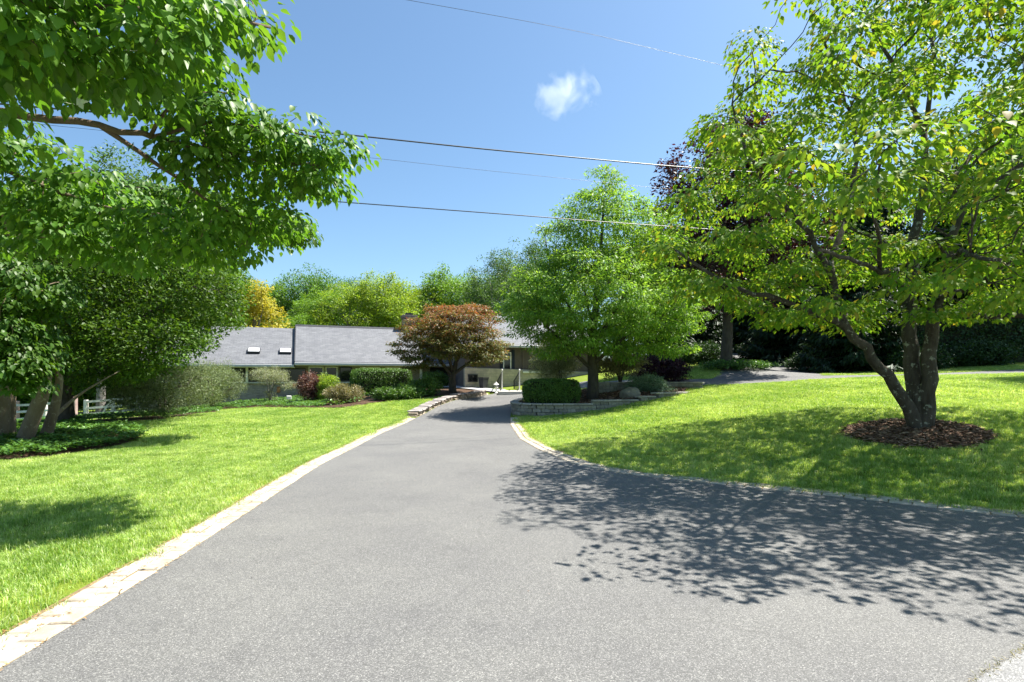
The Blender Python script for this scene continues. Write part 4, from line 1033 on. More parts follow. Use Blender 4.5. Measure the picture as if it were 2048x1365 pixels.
tree('stewartia_tree', 'thick smooth grey trunks leaning apart at the left edge of the lawn', 'tree', b1, limbs1, blobs1, 700, 66, 0.36, 0.06, 0.10, LEAF6, M['lf_stew_shade'], M['bark_smooth'],
     mind=0.16, seg=0.25, rt=0.005, droop=0.8, rnd=0.45, layered=True, sides=5, wob=0.02)

# --- broad dark green tree behind it
b2 = G(132, 848); Y2 = b2[1]
limbs2 = [
    ([b2+[0,0,-.2], R(130,820,Y2), R(125,770,Y2), R(118,700,Y2), R(150,600,Y2), R(180,500,Y2)], 0.30, 0.06),
    ([R(122,740,Y2), R(190,690,Y2-.3), R(260,650,Y2-.6), R(350,600,Y2-.6), R(430,580,Y2-.6)], 0.14, 0.03),
    ([R(120,720,Y2), R(200,640,Y2+.5), R(300,560,Y2+.8)], 0.12, 0.03),
    ([R(118,700,Y2), R(60,620,Y2), R(0,540,Y2)], 0.12, 0.03),
    ([R(125,760,Y2), R(180,740,Y2-1.0), R(240,730,Y2-1.8), R(300,700,Y2-2.2)], 0.08, 0.02),
    ([R(180,500,Y2), R(240,440,Y2), R(300,400,Y2)], 0.08, 0.03),
]
blobs2 = [(R(235,600,Y2), (3.9,3.4,2.0), 1.0, 0.55), (R(420,620,Y2-.5), (1.35,1.8,1.55), 0.22, 0.3), (R(300,520,Y2), (2.6,2.6,1.4), 0.3, 0.4), (R(60,560,Y2), (2.8,2.6,2.2), 0.3, .4), (R(280,700,Y2-1.5), (2.4,1.8,1.0), 0.22, 0.3), (R(120,470,Y2), (2.6,2.4,1.3), 0.2, 0.4), (R(190,725,Y2-.8), (2.0,1.6,0.95), 0.2, 0.2), (R(90,720,Y2+.5), (1.5,1.4,1.0), 0.12, 0.2), (R(350,690,Y2-1.2), (1.8,1.6,0.9), 0.14, 0.2)]
tree('evergreen_tree', 'broad dense green tree spreading over the fence and the shrubs', 'tree', b2, limbs2, blobs2, 2200, 165, 0.48, 0.34, 0.10, LEAF4, M['lf_holly'], M['bark_dark'],
     mind=0.46, zs=0.9, clip=lambda T: (1024+T[:, 0]/T[:, 1]*F < 478) & (HOR-(T[:, 2]-CAMZ)/T[:, 1]*F < np.interp(1024+T[:, 0]/T[:, 1]*F, [0, 120, 300, 400, 480], [790, 775, 745, 690, 640])), seg=0.4, rt=0.006, droop=0.15, rnd=0.8, up=0.2, sides=5)

# --- feathery green tree in the raised bed
bc = np.array([*W(1185, 790, 21.6)[:2], 0]); bc[2] = bedz(bc[0], bc[1]); YC = bc[1]
limbsC = [
    ([bc+[0,0,-.2], R(1186,750,YC), R(1184,700,YC), R(1190,620,YC), R(1200,520,YC), R(1208,400,YC)], 0.26, 0.03),
    ([R(1185,740,YC), R(1130,690,YC-.6), R(1080,640,YC-1.0), R(1040,590,YC-1.2)], 0.09, 0.02),
    ([R(1185,730,YC), R(1240,680,YC-.6), R(1300,640,YC-1.0), R(1370,610,YC-1.2)], 0.09, 0.02),
    ([R(1185,710,YC), R(1150,640,YC+.6), R(1110,560,YC+.8), R(1090,480,YC+.8)], 0.09, 0.02),
    ([R(1186,700,YC), R(1230,620,YC+.6), R(1280,540,YC+.8), R(1310,460,YC+.8)], 0.09, 0.02),
    ([R(1187,690,YC), R(1180,620,YC-1.2), R(1160,560,YC-2.0), R(1150,500,YC-2.2)], 0.08, 0.02),
    ([R(1187,690,YC), R(1220,640,YC-1.4), R(1250,590,YC-2.2), R(1270,520,YC-2.4)], 0.08, 0.02),
]
blobsC = [(R(1190,600,YC), (3.5,3.4,2.15), 1.0, 0.5), (R(1205,470,YC), (2.0,2.0,1.9), 0.32, 0.4), (R(1345,605,YC-.5), (1.3,1.6,1.4), 0.18, 0.3), (R(1060,620,YC-.5), (1.2,1.5,1.3), 0.14, 0.3), (R(1215,385,YC), (0.8,0.9,0.95), 0.06, 0.1), (R(1130,480,YC), (1.1,1.2,1.0), 0.08, 0.2), (R(1300,480,YC), (1.3,1.4,1.2), 0.1, 0.2), (R(1105,692,YC-.6), (0.9,1.0,0.45), 0.06, 0), (R(1255,700,YC-.8), (0.9,0.9,0.4), 0.06, 0), (R(1340,690,YC-.5), (0.9,1.0,0.45), 0.06, 0), (R(1170,680,YC-1.6), (1.0,0.8,0.5), 0.06, 0)]
tree('feathery_tree', 'large feathery green tree growing from the raised bed behind the clipped hedge', 'tree', bc, limbsC, blobsC, 2400, 125, 0.44, 0.18, 0.125, (NARROW[0]*np.array([1.9,1,1]), NARROW[1]), M['lf_feather'], M['bark_dark'],
     mind=0.39, zs=0.75, seg=0.4, rt=0.005, droop=0.45, rnd=0.7, up=0.25, sides=5)

# --- bronze Japanese maple by the house
bm = G(905, 786); YM = bm[1]
limbsM = [
    ([bm+[0,0,-.2], R(903,765,YM), R(906,745,YM), R(915,715,YM), R(930,680,YM)], 0.24, 0.04),
    ([R(904,755,YM), R(885,725,YM-.3), R(860,695,YM-.5), R(825,670,YM-.5)], 0.11, 0.03),
    ([R(905,750,YM), R(940,725,YM-.3), R(965,700,YM-.5), R(985,680,YM-.5)], 0.10, 0.03),
    ([R(905,745,YM), R(895,700,YM+.3), R(880,650,YM+.5)], 0.10, 0.03),
    ([R(905,745,YM), R(900,710,YM-1.0), R(880,680,YM-1.6)], 0.08, 0.03),
]
zM0, zM1 = R(0,740,YM)[2], R(0,610,YM)[2]
blobsM = [(R(900,672,YM), (2.6,2.4,1.25), 0.8, 0.3), (R(935,640,YM), (1.7,1.8,0.75), 0.3, 0.2), (R(812,700,YM-.3), (0.9,1.0,0.5), 0.12, 0.1), (R(985,700,YM-.3), (0.9,1.0,0.6), 0.12, .1), (R(840,650,YM), (0.9,1.0,0.5), 0.1, 0.1), (R(960,625,YM), (0.7,0.8,0.35), 0.05, 0.1), (R(880,622,YM), (0.6,0.8,0.3), 0.05, 0.1), (R(840,722,YM-.8), (0.9,0.8,0.4), 0.12, 0), (R(965,718,YM-.8), (0.8,0.8,0.4), 0.12, 0), (R(900,690,YM-1.6), (1.4,0.8,0.7), 0.2, 0)]
tree('japanese_maple', 'bronze and orange japanese maple in front of the house', 'tree', bm, limbsM, blobsM, 1200, 115, 0.42, 0.14, 0.105, STAR, M['lf_maple'], M['bark_dark'],
     mind=0.34, zs=0.8, seg=0.4, rt=0.006, droop=0.35, rnd=0.6, sides=5, tint=lambda P: np.clip(((P[:, 2]+bm[2]-zM0)/(zM1-zM0)-0.5)*1.4+0.5*rng.normal(size=len(P)), 0, 1))

# --- copper beech and its neighbours on the right
def protos_tree(name, label, H, rad, cz, rz_, nt, per, spread, size, tmpl, lm, bm_, tr=0.28, inner=0.55, nblob=7, droop=0.2, flat=None, low=0.25, group='trees beyond the house'):
    limbs = [([(0,0,-.4),(0.1,0,H*.25),(-.1,.1,H*.5),(0,0,H*.8)], tr, 0.04)]
    for k in range(7):
        a = k*2.4; z0 = H*(low+0.06*k); l = rad*(0.75-0.05*k)
        limbs.append(([(0,0,z0),(l*.5*math.cos(a), l*.5*math.sin(a), z0+H*.07),(l*math.cos(a), l*math.sin(a), z0+H*.2)], tr*.38, 0.03))
    blobs = [((0,0,cz), (rad, rad, rz_), 1.0, inner)]
    for k in range(nblob):
        a = rng.random()*6.283; e = rng.uniform(-.5, .95); rr = math.sqrt(1-min(.95, abs(e))**2)
        blobs.append(((rad*.75*rr*math.cos(a), rad*.75*rr*math.sin(a), cz+rz_*.8*e), (rad*.42, rad*.42, rz_*.36), 0.14, 0.2))
    T = blob_points(blobs, nt); T = T[T[:, 2] > H*0.06]; T = thin(T, spread*0.55)
    mb, td = grow(limbs, T, 0.6, 0.010, sides=4, up=0.2)
    root = empty(name, (0,0,0), 0, label, 'tree', group)
    mb.build('trunk', bm_, root, smooth=True)
    link('crown', spray_leaves(T, td, per, spread, flat or spread*.7, size, tmpl, lm, droop=droop, rnd=0.8), root)
    return root
def place(o, x, Y, rz=0, sc=1.0):
    p = ((x-1024)/F*Y, Y); o.location = (*p, tz1(*p)-0.05); o.rotation_euler = (0, 0, rz); o.scale = sc if hasattr(sc, '__len__') else (sc,)*3
beech = protos_tree('copper_beech', 'dark copper leaved beech rising behind the green dogwood', 14.0, 4.6, 8.4, 5.4, 900, 95, 0.62, 0.16, LEAF4, M['lf_beech'], M['bark_dark'], tr=0.36, nblob=9, group='tall trees on the right slope')
place(beech, 1452, 28.5, 0, (1,1,0.90))
def spruce(name, label, H, rad, group, z0=0.10):
    root = empty(name, (0,0,0), 0, label, 'tree', group)
    mb = MB(); mb.tube([(0,0,-.4),(0,0,H*.5),(0.05,0,H)], [0.30, 0.2, 0.02], 10)
    P, D, Nn, S = [], [], [], []
    z = H*z0
    while z < H*0.98:
        l = rad*(1-(z/H))**0.8*rng.uniform(.8, 1.1)+0.15; nb = 7 if z < H*.7 else 5; a0 = rng.random()*6.283
        for k in range(nb):
            a = a0+k*6.283/nb+rng.normal()*0.12; ll = l*rng.uniform(.75, 1.05)
            d = np.array([math.cos(a), math.sin(a), 0]); t = np.linspace(0, 1, 6)
            Q = np.array([0,0,z])+d*(ll*t)[:, None]+np.array([0,0,1.0])*(-0.28*ll*np.sin(t*2.2)+0.10*ll*t**3)[:, None]
            mb.tube(Q, np.linspace(0.035, 0.008, 6), 4)
            n = int(150*ll/rad*(1+ll*.12))+20; tt = rng.random(n)**0.7
            q = np.stack([np.interp(tt, t, Q[:, i]) for i in range(3)], 1)
            side = np.array([-d[1], d[0], 0]); sw = rng.normal(size=n)*0.30*ll*(1-.6*tt)*0.5
            P.append(q+side*sw[:, None]+np.array([0,0,-1.0])*np.abs(rng.normal(size=n)*0.10)[:, None])
            D.append(d*0.6+side*np.sign(sw)[:, None]*0.5+np.array([0,0,-0.55])+unit(n)*0.35); Nn.append(np.array([0,0,1.0])+unit(n)*0.7)
            S.append(0.42*(0.6+0.6*rng.random(n)))
        z += 0.36
    mb.build('trunk', M['bark_dark'], root, smooth=True)
    link('crown', leaves_mesh('crown', np.concatenate(P), np.concatenate(D), np.concatenate(Nn), np.concatenate(S), (NARROW[0]*np.array([1.5,1,1]), NARROW[1]), M['lf_spruce']), root)
    return root
sp0 = spruce('spruce_tree', 'dark spruce with a bare lower trunk beside the side drive', 13.0, 3.6, 'dark spruces on the right slope', 0.07); place(sp0, 1578, 38, 0.3)
for (x, Y, rz, sc, lb_) in [(1680, 40, 1.2, 1.0, 'dark spruce between the leaning dogwood stem and the side drive'), (1770, 37, 2.2, 0.95, 'dark spruce filling the gap behind the forked dogwood trunk'),
                            (1900, 38, 3.1, 1.05, 'dark spruce behind the right dogwood stem'), (2030, 37, 4.0, 1.05, 'dark spruce at the right edge behind the shaded hedge'), (1385, 41, 5.0, 0.9, 'dark spruce behind the far side of the green tree'),
                            (1330, 37, 5.5, 0.72, 'shorter dark spruce standing just right of the house wing'), (2190, 35, 0.6, 1.1, 'dark spruce just off the right edge'), (1712, 31, 0.9, 0.95, 'nearest dark spruce right of the side drive'), (1500, 46, 2.0, 0.9, 'dark spruce straight behind the copper beech trunk'), (1440, 50, 2.9, 0.95, 'dark spruce left of the copper beech trunk')]:
    c = copy_tree(sp0, (0,0,0), 0, 1, lb_); place(c, x, Y, rz, sc)

# --- woodland behind the house and on both sides
pa = protos_tree('woodland_tree', 'fresh green round tree behind the high roof', 13.0, 4.2, 7.6, 5.2, 460, 74, 0.72, 0.19, LEAF4, M['lf_a'], M['bark_grey'])
pb = protos_tree('woodland_tree', 'mid green tree behind the skylights', 14.0, 4.0, 8.2, 5.6, 460, 74, 0.72, 0.19, LEAF4, M['lf_b'], M['bark_grey'])
pc = protos_tree('woodland_tree', 'blue grey open tree behind the maple', 16.0, 3.8, 10.0, 5.6, 380, 60, 0.72, 0.18, LEAF4, M['lf_c'], M['bark_grey'], inner=0.3)
pl_ = protos_tree('woodland_tree', 'lime yellow tree above the ridge of the high roof', 12.0, 3.8, 7.0, 5.0, 460, 74, 0.7, 0.18, LEAF4, M['lf_lime'], M['bark_grey'])
pg = protos_tree('golden_tree', 'golden yellow conifer poking out beside the dark green tree', 10.5, 1.9, 5.4, 4.6, 240, 80, 0.55, 0.16, LEAF4, M['lf_gold'], M['bark_grey'], droop=0.6, nblob=3)
place(pa, 905, 60, 0); place(pb, 610, 62, 0, 1.08); place(pc, 985, 52, 0, 0.78); place(pl_, 770, 56, 0, 1.0); place(pg, 508, 45, 0, (1.35,1.35,.95))
for o, x, Y, rz, sc, lb_ in [
    (pl_, 700, 54, 1.5, 0.92, 'lime green tree left of the tallest dark crown'), (pl_, 850, 60, 2.6, 0.95, 'yellow green tree behind the chimney'), (pa, 800, 68, 4.4, 1.0, 'fresh green crown closing the gap behind the lime trees'), (pa, 650, 56, 5.6, 0.85, 'fresh green tree over the left end of the high roof'), (pc, 715, 76, 3.0, 1.02, 'dark crown poking highest above the lime trees'),
    (pa, 545, 60, 2.0, 0.98, 'fresh green tree next to the golden conifer'), (pb, 660, 70, 1.1, 1.1, 'mid green tree right of the skylights'), (pa, 590, 52, 3.3, 0.62, 'low fresh green tree peeping over the lower roof'),
    (pb, 470, 58, 4.1, 1.0, 'mid green tree hidden behind the golden conifer'), (pb, 930, 74, 5.0, 0.92, 'distant green tree in the sky gap left of the feathery tree'), (pc, 1050, 58, 1.0, 0.95, 'blue grey tree behind the feathery tree on its left'),
    (pc, 1120, 60, 2.2, 0.9, 'blue grey tree hidden behind the feathery tree'), (pb, 1010, 66, 0.5, 1.0, 'green tree filling in behind the bronze maple'), (pa, 1260, 56, 1.3, 0.9, 'fresh green tree behind the right side of the feathery tree'),
    (pl_, 1500, 62, 2.0, 0.9, 'sunlit yellow green tree glowing behind the copper beech trunk'), (pl_, 1640, 60, 3.0, 0.85, 'sunlit yellow green tree glowing between the spruce trunks'), (pa, 1800, 62, 4.0, 0.95, 'sunlit tree behind the forked dogwood trunk'),
    (pl_, 1960, 60, 5.0, 0.95, 'sunlit tree seen through the hedge at the right'), (pa, 1420, 64, 0.2, 0.85, 'fresh green tree behind the island of ground cover'),
    (pb, 400, 44, 0.3, 0.95, 'mid green tree behind the grey green shrubs'), (pa, 270, 42, 1.4, 1.0, 'fresh green tree behind the rail fence brace'), (pb, 140, 40, 2.3, 1.05, 'mid green tree behind the reddish fence post'),
    (pa, 20, 38, 3.4, 1.1, 'fresh green tree at the left edge beyond the fence'), (pc, 200, 30, 0.8, 0.95, 'pale feathery tree rising behind the left boughs'), (pb, -90, 34, 4.4, 1.1, 'mid green tree just off the left edge'), (pb, 335, 52, 5.2, 1.05, 'mid green tree behind the broad dark tree')]:
    c = copy_tree(o, (0,0,0), 0, 1, lb_, 'trees on the right slope' if x > 1300 else 'trees beyond the house' if x > 420 else 'trees beyond the fence'); place(c, x, Y, rz, sc)
# thicket of low bushes closing the view under the crowns
pu = protos_tree('thicket_bush', 'bushy thicket behind the far end of the rail fence', 4.4, 2.4, 2.3, 2.2, 260, 80, 0.5, 0.16, LEAF4, M['lf_b'], M['bark_dark'], tr=0.08, nblob=5, low=0.1, group='thicket bushes under the trees')
place(pu, 395, 40, 0.4)
for i, (x, Y, rz, sc, lb_) in enumerate([(330, 41, 1, 1.1, 'bushy thicket behind the middle of the rail fence'), (262, 42, 2, 1.15, 'bushy thicket above the diagonal fence brace'), (195, 41, 3, 1.1, 'bushy thicket right of the reddish fence post'),
     (125, 40, 4, 1.2, 'bushy thicket left of the reddish fence post'), (55, 39, 5, 1.2, 'bushy thicket behind the thick grey trunks'), (-15, 38, 6, 1.2, 'bushy thicket at the left picture edge'), (455, 44, 0.5, 1.1, 'bushy thicket behind the lower house wing'),
     (1270, 46, 1.5, 1.1, 'bushy thicket right of the house wing'), (1345, 48, 2.5, 1.2, 'bushy thicket behind the purple shrub'), (1420, 54, 3.5, 1.2, 'bushy thicket uphill of the ground cover island'), (1500, 56, 4.5, 1.2, 'bushy thicket uphill of the beech trunk'),
     (1580, 55, 5.5, 1.25, 'bushy thicket at the top of the side drive'), (1660, 54, 0.2, 1.25, 'bushy thicket uphill of the leaning stem'), (1740, 52, 1.2, 1.2, 'bushy thicket uphill of the dogwood fork'), (1820, 50, 2.2, 1.2, 'bushy thicket behind the middle dogwood stem'), (1900, 50, 3.2, 1.2, 'bushy thicket behind the start of the right hedge'),
     (1980, 49, 4.2, 1.2, 'bushy thicket behind the right hedge'), (2060, 48, 5.2, 1.2, 'bushy thicket at the right picture edge')]):
    c = copy_tree(pu, (0,0,0), 0, 1, lb_); place(c, x, Y, rz, sc)
# trees off to the right that throw the shade on the slope
for o, xx, yy, rz, sc, lb_ in [(pb, 21.5, 15.5, 0, 0.82, 'shade tree standing off the right edge of the lawn'), (pb, 32, 30, 1, 1.15, 'shade tree off the right edge behind the hedge'), (pa, 32, 37, 2, 1.15, 'tall shade tree far off the right edge')]:
    c = copy_tree(o, (xx, yy, tz1(xx, yy)), rz, sc, lb_, 'trees on the right slope')

# ================================================================== SHRUBS, HEDGES, GROUND COVER
def shrub(name, label, base, blobs, nt, per, spread, flat, size, tmpl, lm, droop=0.0, stems=5, rnd=0.9, bark='bark_dark', cat='shrub', mind=None, group=None, inner=0.55, upn=0.8, hollow=True):
    base = np.array(base, float)
    T = blob_points([(b[0], b[1], b[2] if len(b) > 2 else b[1][0]*b[1][1]*b[1][2], b[3] if len(b) > 3 else inner) for b in blobs], nt)
    c0 = T.mean(0); dv = T-c0; th = np.arctan2(dv[:, 1], dv[:, 0]); ph = rng.random()*6
    T = c0+dv*(1+0.13*np.sin(3*th+ph)+0.12*np.sin(dv[:, 2]*6+2*th+ph)+0.10*np.abs(rng.normal(size=len(T)))*(rng.random(len(T)) < 0.3))[:, None]
    g = tz(T[:, 0], T[:, 1]); T = T[T[:, 2] > g+0.08]
    T = thin(T, mind or spread*0.4)
    c = T.mean(0); limbs = []
    for k in range(stems):
        a = k*6.283/stems; e = np.array([math.cos(a), math.sin(a), 0])*0.5*np.std(T[:, 0])
        limbs.append(([base+[0,0,-.1], base+e*.4+[0,0,(c[2]-base[2])*.6], np.array([c[0], c[1], c[2]])+e*1.3], 0.05 if k else 0.06, 0.015))
    mb, td = grow(limbs, T, 0.25, 0.005, sides=4, up=0.1)
    root = empty(name, base, 0, label, cat, group)
    for V in mb.V: V -= base
    mb.build('stem', M[bark], root, smooth=True)
    link('foliage', spray_leaves(T-base, td, per, spread, flat, size, tmpl, lm, name='foliage', droop=droop, rnd=rnd, upn=upn), root)
    return root
def hedge(name, label, path, wd, z0, z1, n, size, lm, rough=0.04, cat='hedge', taper=0.0, tmpl=LEAF4, power=6.0):
    """a clipped hedge: leaves crowd a rounded box swept from path[0] to path[1]; z0/z1 functions of the fraction"""
    A, B = np.array(path[0], float), np.array(path[1], float); Lh = np.linalg.norm(B-A); d = (B-A)/Lh; s = np.array([-d[1], d[0]])
    root = empty(name, (*((A+B)/2), z0(.5)), 0, label, cat); o = np.array(root.location)
    u = rng.normal(size=(n, 3)); u /= (np.abs(u)**power).sum(1)[:, None]**(1/power)
    lump = 1+rough*np.sin(u[:, 0]*9+1)*np.cos(u[:, 1]*7+u[:, 2]*5)
    dep = 1-0.10*np.abs(rng.normal(size=n)); q = u*(lump*dep)[:, None]
    fr = (q[:, 0]+1)/2; zz0 = np.array([z0(f_) for f_ in fr]); zz1 = np.array([z1(f_) for f_ in fr])
    xy = (A+B)/2 + d*(q[:, 0]*Lh/2)[:, None] + s*(q[:, 1]*wd/2)[:, None]
    P = np.c_[xy, (zz0+zz1)/2 + q[:, 2]*(zz1-zz0)/2]
    out = np.c_[d*(u[:, 0:1]**5) + s*(u[:, 1:2]**5), u[:, 2]**5]
    D = out*0.5+unit(n)*0.9+np.array([0,0,.25]); Nn = out+unit(n)*0.7+np.array([0,0,.3])
    link('foliage', leaves_mesh('foliage', P-o, D, Nn, size*(0.6+0.7*rng.random(n)), tmpl, lm), root)
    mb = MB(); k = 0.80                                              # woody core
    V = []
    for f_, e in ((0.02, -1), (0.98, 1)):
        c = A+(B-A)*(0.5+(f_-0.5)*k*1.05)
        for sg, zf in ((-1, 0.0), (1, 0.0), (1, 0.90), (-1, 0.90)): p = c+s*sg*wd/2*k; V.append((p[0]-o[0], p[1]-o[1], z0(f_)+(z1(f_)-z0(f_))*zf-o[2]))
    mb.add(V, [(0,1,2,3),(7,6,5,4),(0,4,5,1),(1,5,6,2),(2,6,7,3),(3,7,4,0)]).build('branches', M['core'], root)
    return root
zb = bedz(1.4, 20.4)
hedge('box_hedge', 'dark clipped block of hedge on the corner of the raised bed', [(0.45,20.5),(2.55,20.6)], 1.25, lambda f: 0.48, lambda f: zb+0.98, 26000, 0.055, M['lf_box'], 0.05, power=5)
pA, pB = W(703, 790, 29.2), W(820, 788, 30.6)
zh = tz1(pA[0], pA[1])
hedge('box_hedge', 'long flat topped hedge clipped square before the house windows', [pA[:2], pB[:2]], 1.5, lambda f: zh-0.1, lambda f: CAMZ+20/F*29.8, 24000, 0.07, M['lf_box'], 0.03, power=7)
hA, hB = W(1755, 735, 30.5), W(2240, 728, 30.5); zr = tz1(hA[0], hA[1]); zr2 = tz1(hB[0], hB[1])
hedge('conifer_hedge', 'tall shaded evergreen hedge along the far right of the lawn', [hA[:2], hB[:2]], 2.0, lambda f: zr+(zr2-zr)*f-.1, lambda f: zr+(zr2-zr)*f+3.1, 26000, 0.17, M['lf_hedge'], 0.12, power=4)
def gp(x, y): return G(x, y)
b = gp(330, 836); Yb = b[1]
shrub('yew_shrub', 'wide grey green shrub spreading before the fence', b, [(R(330,775,Yb), (1.55,1.4,0.95)), (R(280,790,Yb-.3), (0.9,1.0,0.6))], 420, 80, 0.30, 0.22, 0.085, NARROW, M['lf_yew'], stems=7)
b = gp(425, 822); Yb = b[1]
shrub('yew_shrub', 'rounded grey green shrub at the left end of the house', b, [(R(425,768,Yb), (1.25,1.2,1.0))], 340, 84, 0.28, 0.22, 0.085, NARROW, M['lf_yew'], stems=6)
b = gp(540, 808); Yb = b[1]
shrub('silver_shrub', 'small pale silvery tree like shrub before the brick wall', b, [(R(540,752,Yb), (0.95,0.9,0.42), 1, .2), (R(575,770,Yb), (0.35,0.4,0.2), .12, 0), (R(543,792,Yb), (0.28,0.28,0.22), .1, 0)], 170, 60, 0.22, 0.14, 0.075, NARROW, M['lf_pale'], stems=4, bark='bark_grey', upn=0.6)
b = gp(625, 808); Yb = b[1]
shrub('burgundy_shrub', 'round burgundy leaved shrub under the bay window', b, [(R(625,776,Yb), (0.70,0.7,0.62))], 160, 90, 0.20, 0.18, 0.06, LEAF4, M['lf_burg'])
b = gp(658, 806); Yb = b[1]
shrub('lime_shrub', 'small lime green shrub between the burgundy and the dull pink ones', b, [(R(656,772,Yb), (0.45,0.45,0.45)), (R(650,790,Yb-.2), (0.3,0.3,0.3))], 90, 90, 0.18, 0.16, 0.06, LEAF4, M['lf_lime'])
b = gp(688, 808); Yb = b[1]
shrub('dull_shrub', 'low dull pink and green shrub left of the clipped hedge', b, [(R(686,788,Yb), (0.70,0.7,0.38))], 130, 90, 0.2, 0.14, 0.06, LEAF4, M['lf_dull'])
for x, y, dx, dz_, lb_ in [(850, 792, 0.8, 0.42, 'dark low shrub under the left side of the maple'), (815, 798, 0.7, 0.30, 'dark low clump in front of the clipped hedge end'), (775, 800, 0.6, 0.26, 'dark mounded plant in the bed edge before the hedge'), (872, 776, 0.9, 0.5, 'dark shrub behind the maple trunk')]:
    b = gp(x, y); shrub('low_shrub', lb_, b, [(b+[0,0,dz_*.9], (dx, .6, dz_))], 110, 80, 0.2, 0.16, 0.07, LEAF4, M['lf_box'], stems=4)
b = np.array([*W(1292, 778, 22.0)[:2], 0]); b[2] = bedz(b[0], b[1])
shrub('spreading_juniper', 'low spreading blue green conifer on the raised bed', b, [(b+[0,0,.30], (0.80,0.7,0.34), 1, .3), (b+[.3,-.2,.12], (0.75,.5,.2), .4, .2)], 170, 80, 0.22, 0.10, 0.075, NARROW, M['lf_blue'], droop=0.2, stems=6)
b = np.array([*W(1240, 762, 23.6)[:2], 0]); b[2] = bedz(b[0], b[1])
shrub('dwarf_maple', 'small orange tinged maple behind the green tree trunk', b, [(W(1238,728,23.6), (1.0,.9,.5), 1, .4)], 150, 70, 0.26, 0.14, 0.075, STAR, M['lf_dull'], droop=0.3, stems=4)
b = np.array([*W(1322, 764, 25.6)[:2], 0]); b[2] = tz1(b[0], b[1])
shrub('purple_shrub', 'dark purple mounded shrub beyond the spreading juniper', b, [(b+[0,0,.55], (1.25,.9,.6), 1, .5)], 220, 80, 0.28, 0.2, 0.08, LEAF4, M['lf_purple'], droop=0.5)
b = np.array([*W(1118, 770, 24.6)[:2], 0]); b[2] = tz1(b[0], b[1])
shrub('white_pine', 'soft pale green pine behind the clipped corner hedge', b, [(W(1110,715,24.6), (0.95,.9,1.0), 1, .3)], 220, 90, 0.28, 0.24, 0.12, NARROW, M['lf_pale'], droop=0.1)
for x, y, Yd, lb_ in [(1465, 742, 29.0, 'shaded ground cover mound round the beech trunk')]:
    b = np.array([*W(x, y, Yd)[:2], 0]); b[2] = tz1(b[0], b[1])
    shrub('low_shrub', lb_, b, [(b+[0,-0.5,.12], (1.7,1.0,.22), 1, .2)], 200, 50, 0.25, 0.1, 0.09, LEAF4, M['lf_pachy'], stems=5)
for x, y, Yd, w_, h_, lb_ in [(1840, 735, 28.5, 1.5, .55, 'dark shrub under the right hedge behind the dogwood trunk'), (1960, 732, 28.5, 1.7, .7, 'lighter shrub under the right hedge near the picture edge'), (1640, 728, 33, 1.8, .6, 'dark undergrowth shrub right of the side drive'), (1540, 715, 40, 2.2, .6, 'dark undergrowth shrub at the far end of the side drive'), (1400, 735, 33, 1.6, .7, 'dark shrub left of the beech trunk'), (1740, 730, 31.5, 1.6, .7, 'dark shrub behind the leaning dogwood stem')]:
    b = np.array([*W(x, y, Yd)[:2], 0]); b[2] = tz1(b[0], b[1])
    shrub('undergrowth_shrub', lb_, b, [(b+[0,0,h_*.8], (w_, .9, h_), 1, .4)], 170, 60, 0.34, 0.26, 0.12, LEAF4, M['lf_hedge'], stems=4)
# boulder
b = np.array([*W(1262, 782, 21.0)[:2], 0]); b[2] = bedz(b[0], b[1])
me = bpy.data.meshes.new('boulder'); import bmesh
bm2 = bmesh.new(); bmesh.ops.create_icosphere(bm2, subdivisions=4, radius=1)
from mathutils import noise as mnoise
for v in bm2.verts:
    k = 1+0.22*mnoise.noise(v.co*1.6)+0.08*mnoise.noise(v.co*4.5); v.co = Vector((v.co.x*.42*k, v.co.y*.32*k, v.co.z*.30*k))
for f_ in bm2.faces: f_.smooth = True
bm2.to_mesh(me); bm2.free(); me.materials.append(M['rock'])
tag(link('boulder', me, None, b+[0,0,.06]), 'rounded pale boulder left of the spreading juniper', 'boulder')
# ground cover
def cover(P, n, size, hgt, label, lm, pick=None):
    P = np.array([p[:2] for p in P]); lo = P.min(0); hi = P.max(0)
    X = lo[0]+(hi[0]-lo[0])*rng.random(n*3); Y = lo[1]+(hi[1]-lo[1])*rng.random(n*3)
    k = in_poly(P, X, Y) & in_view(X, Y)
    if pick is not None: k &= pick(X, Y)
    X, Y = X[k][:n], Y[k][:n]; m = len(X)
    hv = hgt*(0.75+0.25*np.sin(X*5.1+np.cos(Y*4.3)*2)*np.cos(Y*3.7+X))*(1-0.5*rng.random(m)**3)
    a = rng.random(m)*6.283
    D = np.stack([np.cos(a), np.sin(a), 0.15+0.3*rng.normal(size=m)], 1); Nn = np.array([0,0,1.0])+unit(m)*0.5
    o = link('ground_cover', leaves_mesh('ground_cover', np.stack([X, Y, tz(X, Y)+hv], 1), D, Nn, size*(0.6+0.7*rng.random(m)), LEAF4, lm))
    return tag(o, label, 'ground cover', kind='stuff')
cover(BED_L, 26000, 0.085, 0.27, 'dark ground cover bed round the thick grey trunks', M['lf_pachy'])
cover(BED_L2, 16000, 0.11, 0.26, 'ground cover strip under the broad green tree', M['lf_pachy'])
cover(BED_H, 15000, 0.115, 0.24, 'bright ground cover along the foot of the brick wall', M['lf_pachy'], lambda X, Y: (X < -8.0-0.3*np.sin(Y*3)))
cover(BED_H, 2600, 0.13, 0.30, 'scattered dark low plants in the maple bed', M['lf_box'], lambda X, Y: (X > -8.0) & (X < -4.4) & (np.sin(X*2.3)+np.cos(Y*2.1) > 0.2))
